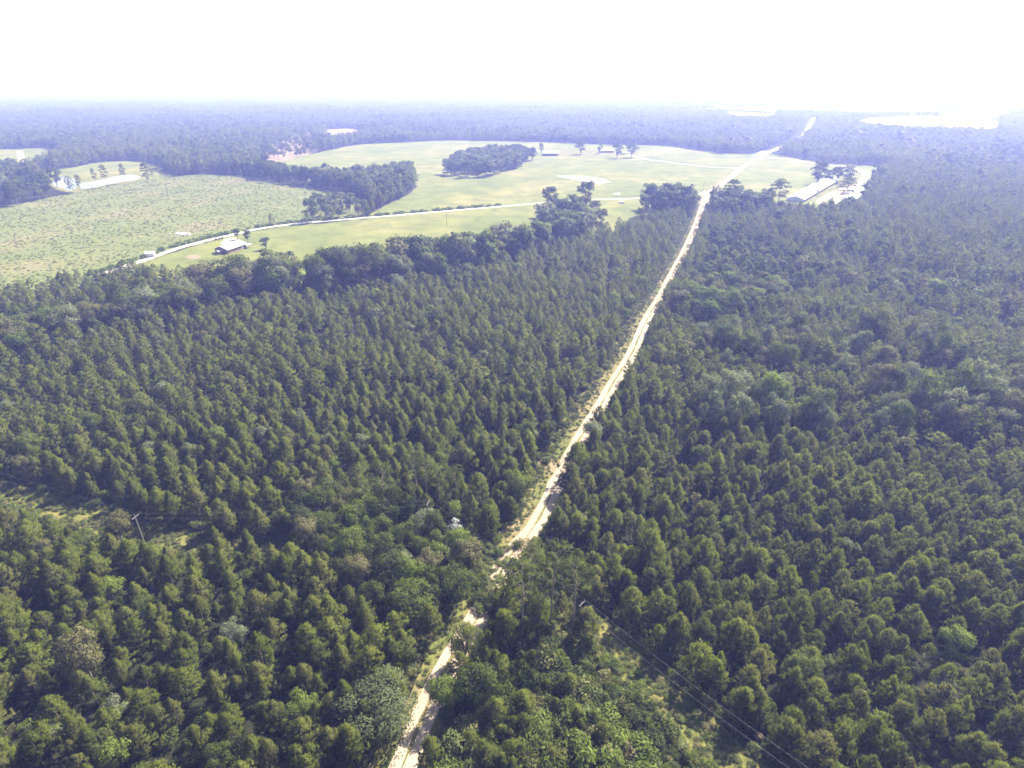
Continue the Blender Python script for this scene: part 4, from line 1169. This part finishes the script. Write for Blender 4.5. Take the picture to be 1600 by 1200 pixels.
# long poultry sheds
def long_shed(p0, p1, W, label, hw=3.0, hr=2.2):
    A, B = at(*p0), at(*p1); L = math.hypot(B[0] - A[0], B[1] - A[1]); rz = heading(A, B)
    t = thing('farm_shed', label, 'farm shed', ((A[0] + B[0]) / 2, (A[1] + B[1]) / 2, 0), rz, 'long farm sheds')
    gable(t, L, W, hw, hr, M['whitewall'], M['whiteroof'], .9)
    MB().box(-L / 2 + 1, -W / 2 - .05, .7, L / 2 - 1, -W / 2 + .02, 2.4).build('side_curtain', M['dark'], t)
    MB().box(-L / 2 + 1, W / 2 - .02, .7, L / 2 - 1, W / 2 + .05, 2.4).build('side_curtain', M['dark'], t)
    MB().box(-L / 2 - .06, -1.8, 0, -L / 2 + .02, 1.8, 2.9).build('end_door', M['metal'], t)
    MB().box(L / 2 - .02, -1.8, 0, L / 2 + .06, 1.8, 2.9).build('end_door', M['metal'], t)
    return t, A, B, rz
long_shed((1242, 315), (1297, 284), 15, 'long white roofed poultry shed, the longer left one of the farmyard')
long_shed((1329, 316), (1346, 296), 15, 'shorter white roofed poultry shed at the right of the farmyard')
def bin_(px_, py_, lab):
    x, y = at(px_, py_); t = thing('feed_bin', lab, 'feed bin', (x, y, 0), 0, 'feed bins')
    f = Foliage(); f.tube([(0, 0, 1.5), (0, 0, 2.6), (0, 0, 5.5), (0, 0, 6.4)], [.3, 1.3, 1.3, .25], 12, 0); link('hopper', f.mesh('hopper', [M['metal']]), t)
    for k in range(4):
        a = k * pi / 2 + pi / 4; f = Foliage(); f.tube([(1.2 * cos(a), 1.2 * sin(a), 0), (1.2 * cos(a), 1.2 * sin(a), 3)], [.07, .07], 4, 0); link('leg', f.mesh('bin leg', [M['metal']]), t)
bin_(1276, 305, 'silver feed bin beside the middle of the longer poultry shed')

# trailer / junk beside the lane
x, y = at(971, 318)
t = thing('farm_trailer', 'small flat farm trailer with pale load parked in the grass below the lane', 'trailer', (x, y, 0), .1)
MB().box(-3.2, -1.2, .9, 3.2, 1.2, 1.1).build('bed', M['brick'], t); MB().box(-1.6, -1.0, 1.1, 1.6, 1.0, 2.0).build('load', M['whitewall'], t)
for sx in (-2, 2):
    for sy in (-1.25, 1.25):
        f = Foliage(); f.tube([(sx, sy - .12, .5), (sx, sy + .12, .5)], [.5, .5], 12, 0); link('wheel', f.mesh('wheel', [M['dark']]), t)

# rubble heap in the cutover land
x, y = at(281, 366); f = Foliage()
r = np.random.default_rng(4)
mb = MB()
for i in range(60):
    a, b_ = r.normal(size=2) * (3.2, 2.2); s_ = r.uniform(.3, .9); mb.box(a, b_, 0, a + s_ * 2, b_ + s_, s_ * .8)
o = mb.build('rubble', plain_mat('pale rubble', (.4, .38, .4), (.62, .6, .62), 1)); o.location = (x, y, 0)
tag(o, 'heap of pale lavender rubble lying on the cutover land above the lane', 'rubble', kind='stuff')

# ------------------------------------------------------------------ utility poles and wires
def pole(px_, py_, h, lab, arm=True, rz=0, group='utility poles'):
    x, y = at(px_, py_); t = thing('utility_pole', lab, 'utility pole', (x, y, 0), rz, group)
    f = Foliage(); f.tube([(0, 0, 0), (0, 0, h * .5), (0, 0, h)], [.17, .15, .11], 8, 0); link('post', f.mesh('post', [M['pole']]), t)
    if arm:
        MB().box(-1.1, .13, h - .7, 1.1, .23, h - .55).build('crossarm', M['pole'], t)
        for sx in (-1.0, 1.0):
            f = Foliage(); f.tube([(sx, .18, h - .549), (sx, .18, h - .4)], [.06, .045], 6, 0); link('insulator', f.mesh('insulator', [M['greywood']]), t)
    f = Foliage(); f.tube([(0, 0, h + .002), (0, 0, h + .2)], [.06, .045], 6, 0); link('insulator', f.mesh('insulator', [M['greywood']]), t)
    return np.array([x, y, h])
PL = [((-260, 690), 10), ((226, 850), 9), ((672, 838), 11), ((905, 992), 9.5), ((1330, 1330), 9.5)]
labs = ['utility pole beyond the left edge of the plantation', 'grey utility pole standing in the sunny clearing at the left', 'utility pole hidden among the tall pines of the upper group',
        'utility pole at the clearing beside the rightmost tall pine', 'utility pole below the bottom right corner']
tops = []
for i, ((a_, b_), h) in enumerate(PL):
    p = at(a_, b_)
    n2 = at(*PL[min(i + 1, len(PL) - 1)][0]); p2 = at(*PL[max(i - 1, 0)][0])
    rz = heading(p2, n2) - pi / 2
    if i in (1, 2, 3): pole(a_, b_, h, labs[i], True, rz, 'poles of the clearing power line')
    tops.append((p, h, rz))
for off, lab in ((-1.0, 'left'), (1.0, 'right')):
    f = Foliage()
    for (p, h, rz), (q, h2, rz2) in zip(tops[:-1], tops[1:]):
        a_ = np.array([p[0] + cos(rz) * off, p[1] + sin(rz) * off, h - .38]); b_ = np.array([q[0] + cos(rz2) * off, q[1] + sin(rz2) * off, h2 - .38])
        pts = [a_ * (1 - s_) + b_ * s_ - np.array([0, 0, 4 * 1.3 * s_ * (1 - s_)]) for s_ in np.linspace(0, 1, 15)]
        f.tube(pts, [.013] * 15, 4, 0)
    o = link('power_line', f.mesh('power line', [M['wire']]))
    tag(o, lab + ' hand wire of the pair strung along the grassy power line clearing', 'wire', 'wires of the power line')
pole(592, 336, 13, 'slim utility pole in the pasture beside the small round lane tree', True, .3, 'poles along the gravel lane')
pole(698, 353, 14, 'slim utility pole in the pasture below the middle of the gravel lane', True, .3, 'poles along the gravel lane')
pole(1098, 303, 12, 'utility pole at the road junction beside the left clump', True, .3, 'poles along the gravel lane')
pole(1166, 247, 12, 'far utility pole at the upper end of the dirt road', True, .3, 'poles along the gravel lane')

# farm lane fence: posts and rails
line = resample(gp([(1157, 261.5), (1120, 260.5), (1080, 256.5), (1040, 251.5), (1005, 246.5)]), 9)
ft = thing('farm_fence', 'dark fence running beside the farm lane across the pasture', 'fence', (line[0][0], line[0][1], 0))
pm = MB().box(-.09, -.09, 0, .09, .09, 1.4)
pme = bpy.data.meshes.new('fence post'); pme.from_pydata(pm.v, [], pm.f); pme.materials.append(M['greywood'])
for i, p in enumerate(line):
    link('post', pme, ft, (p[0] - line[0][0], p[1] - line[0][1], 0))
for z in (.5, .9, 1.3):
    f = Foliage(); f.tube([(p[0] - line[0][0], p[1] - line[0][1], z) for p in line], [.045] * len(line), 4, 0); link('rail', f.mesh('rail', [M['greywood']]), ft)

# ------------------------------------------------------------------ haze
me = bpy.data.meshes.new('haze')
h0, h1, wd = -1.0, 103.0, 46000
mb = MB().box(-wd, -3500, h0, wd, wd, h1)
me.from_pydata(mb.v, [], mb.f)
mh, nt, out = newmat('haze air')
pv = nd(nt, 'ShaderNodeVolumePrincipled')
pv.inputs['Color'].default_value = (*HAZE_COLOR, 1); pv.inputs['Absorption Color'].default_value = (1, 1, 1, 1); pv.inputs['Density'].default_value = HAZE_DENSITY; pv.inputs['Anisotropy'].default_value = HAZE_ANISO
nt.links.new(pv.outputs[0], out.inputs['Volume'])
me.materials.append(mh)
tag(link('haze', me), kind='stuff')
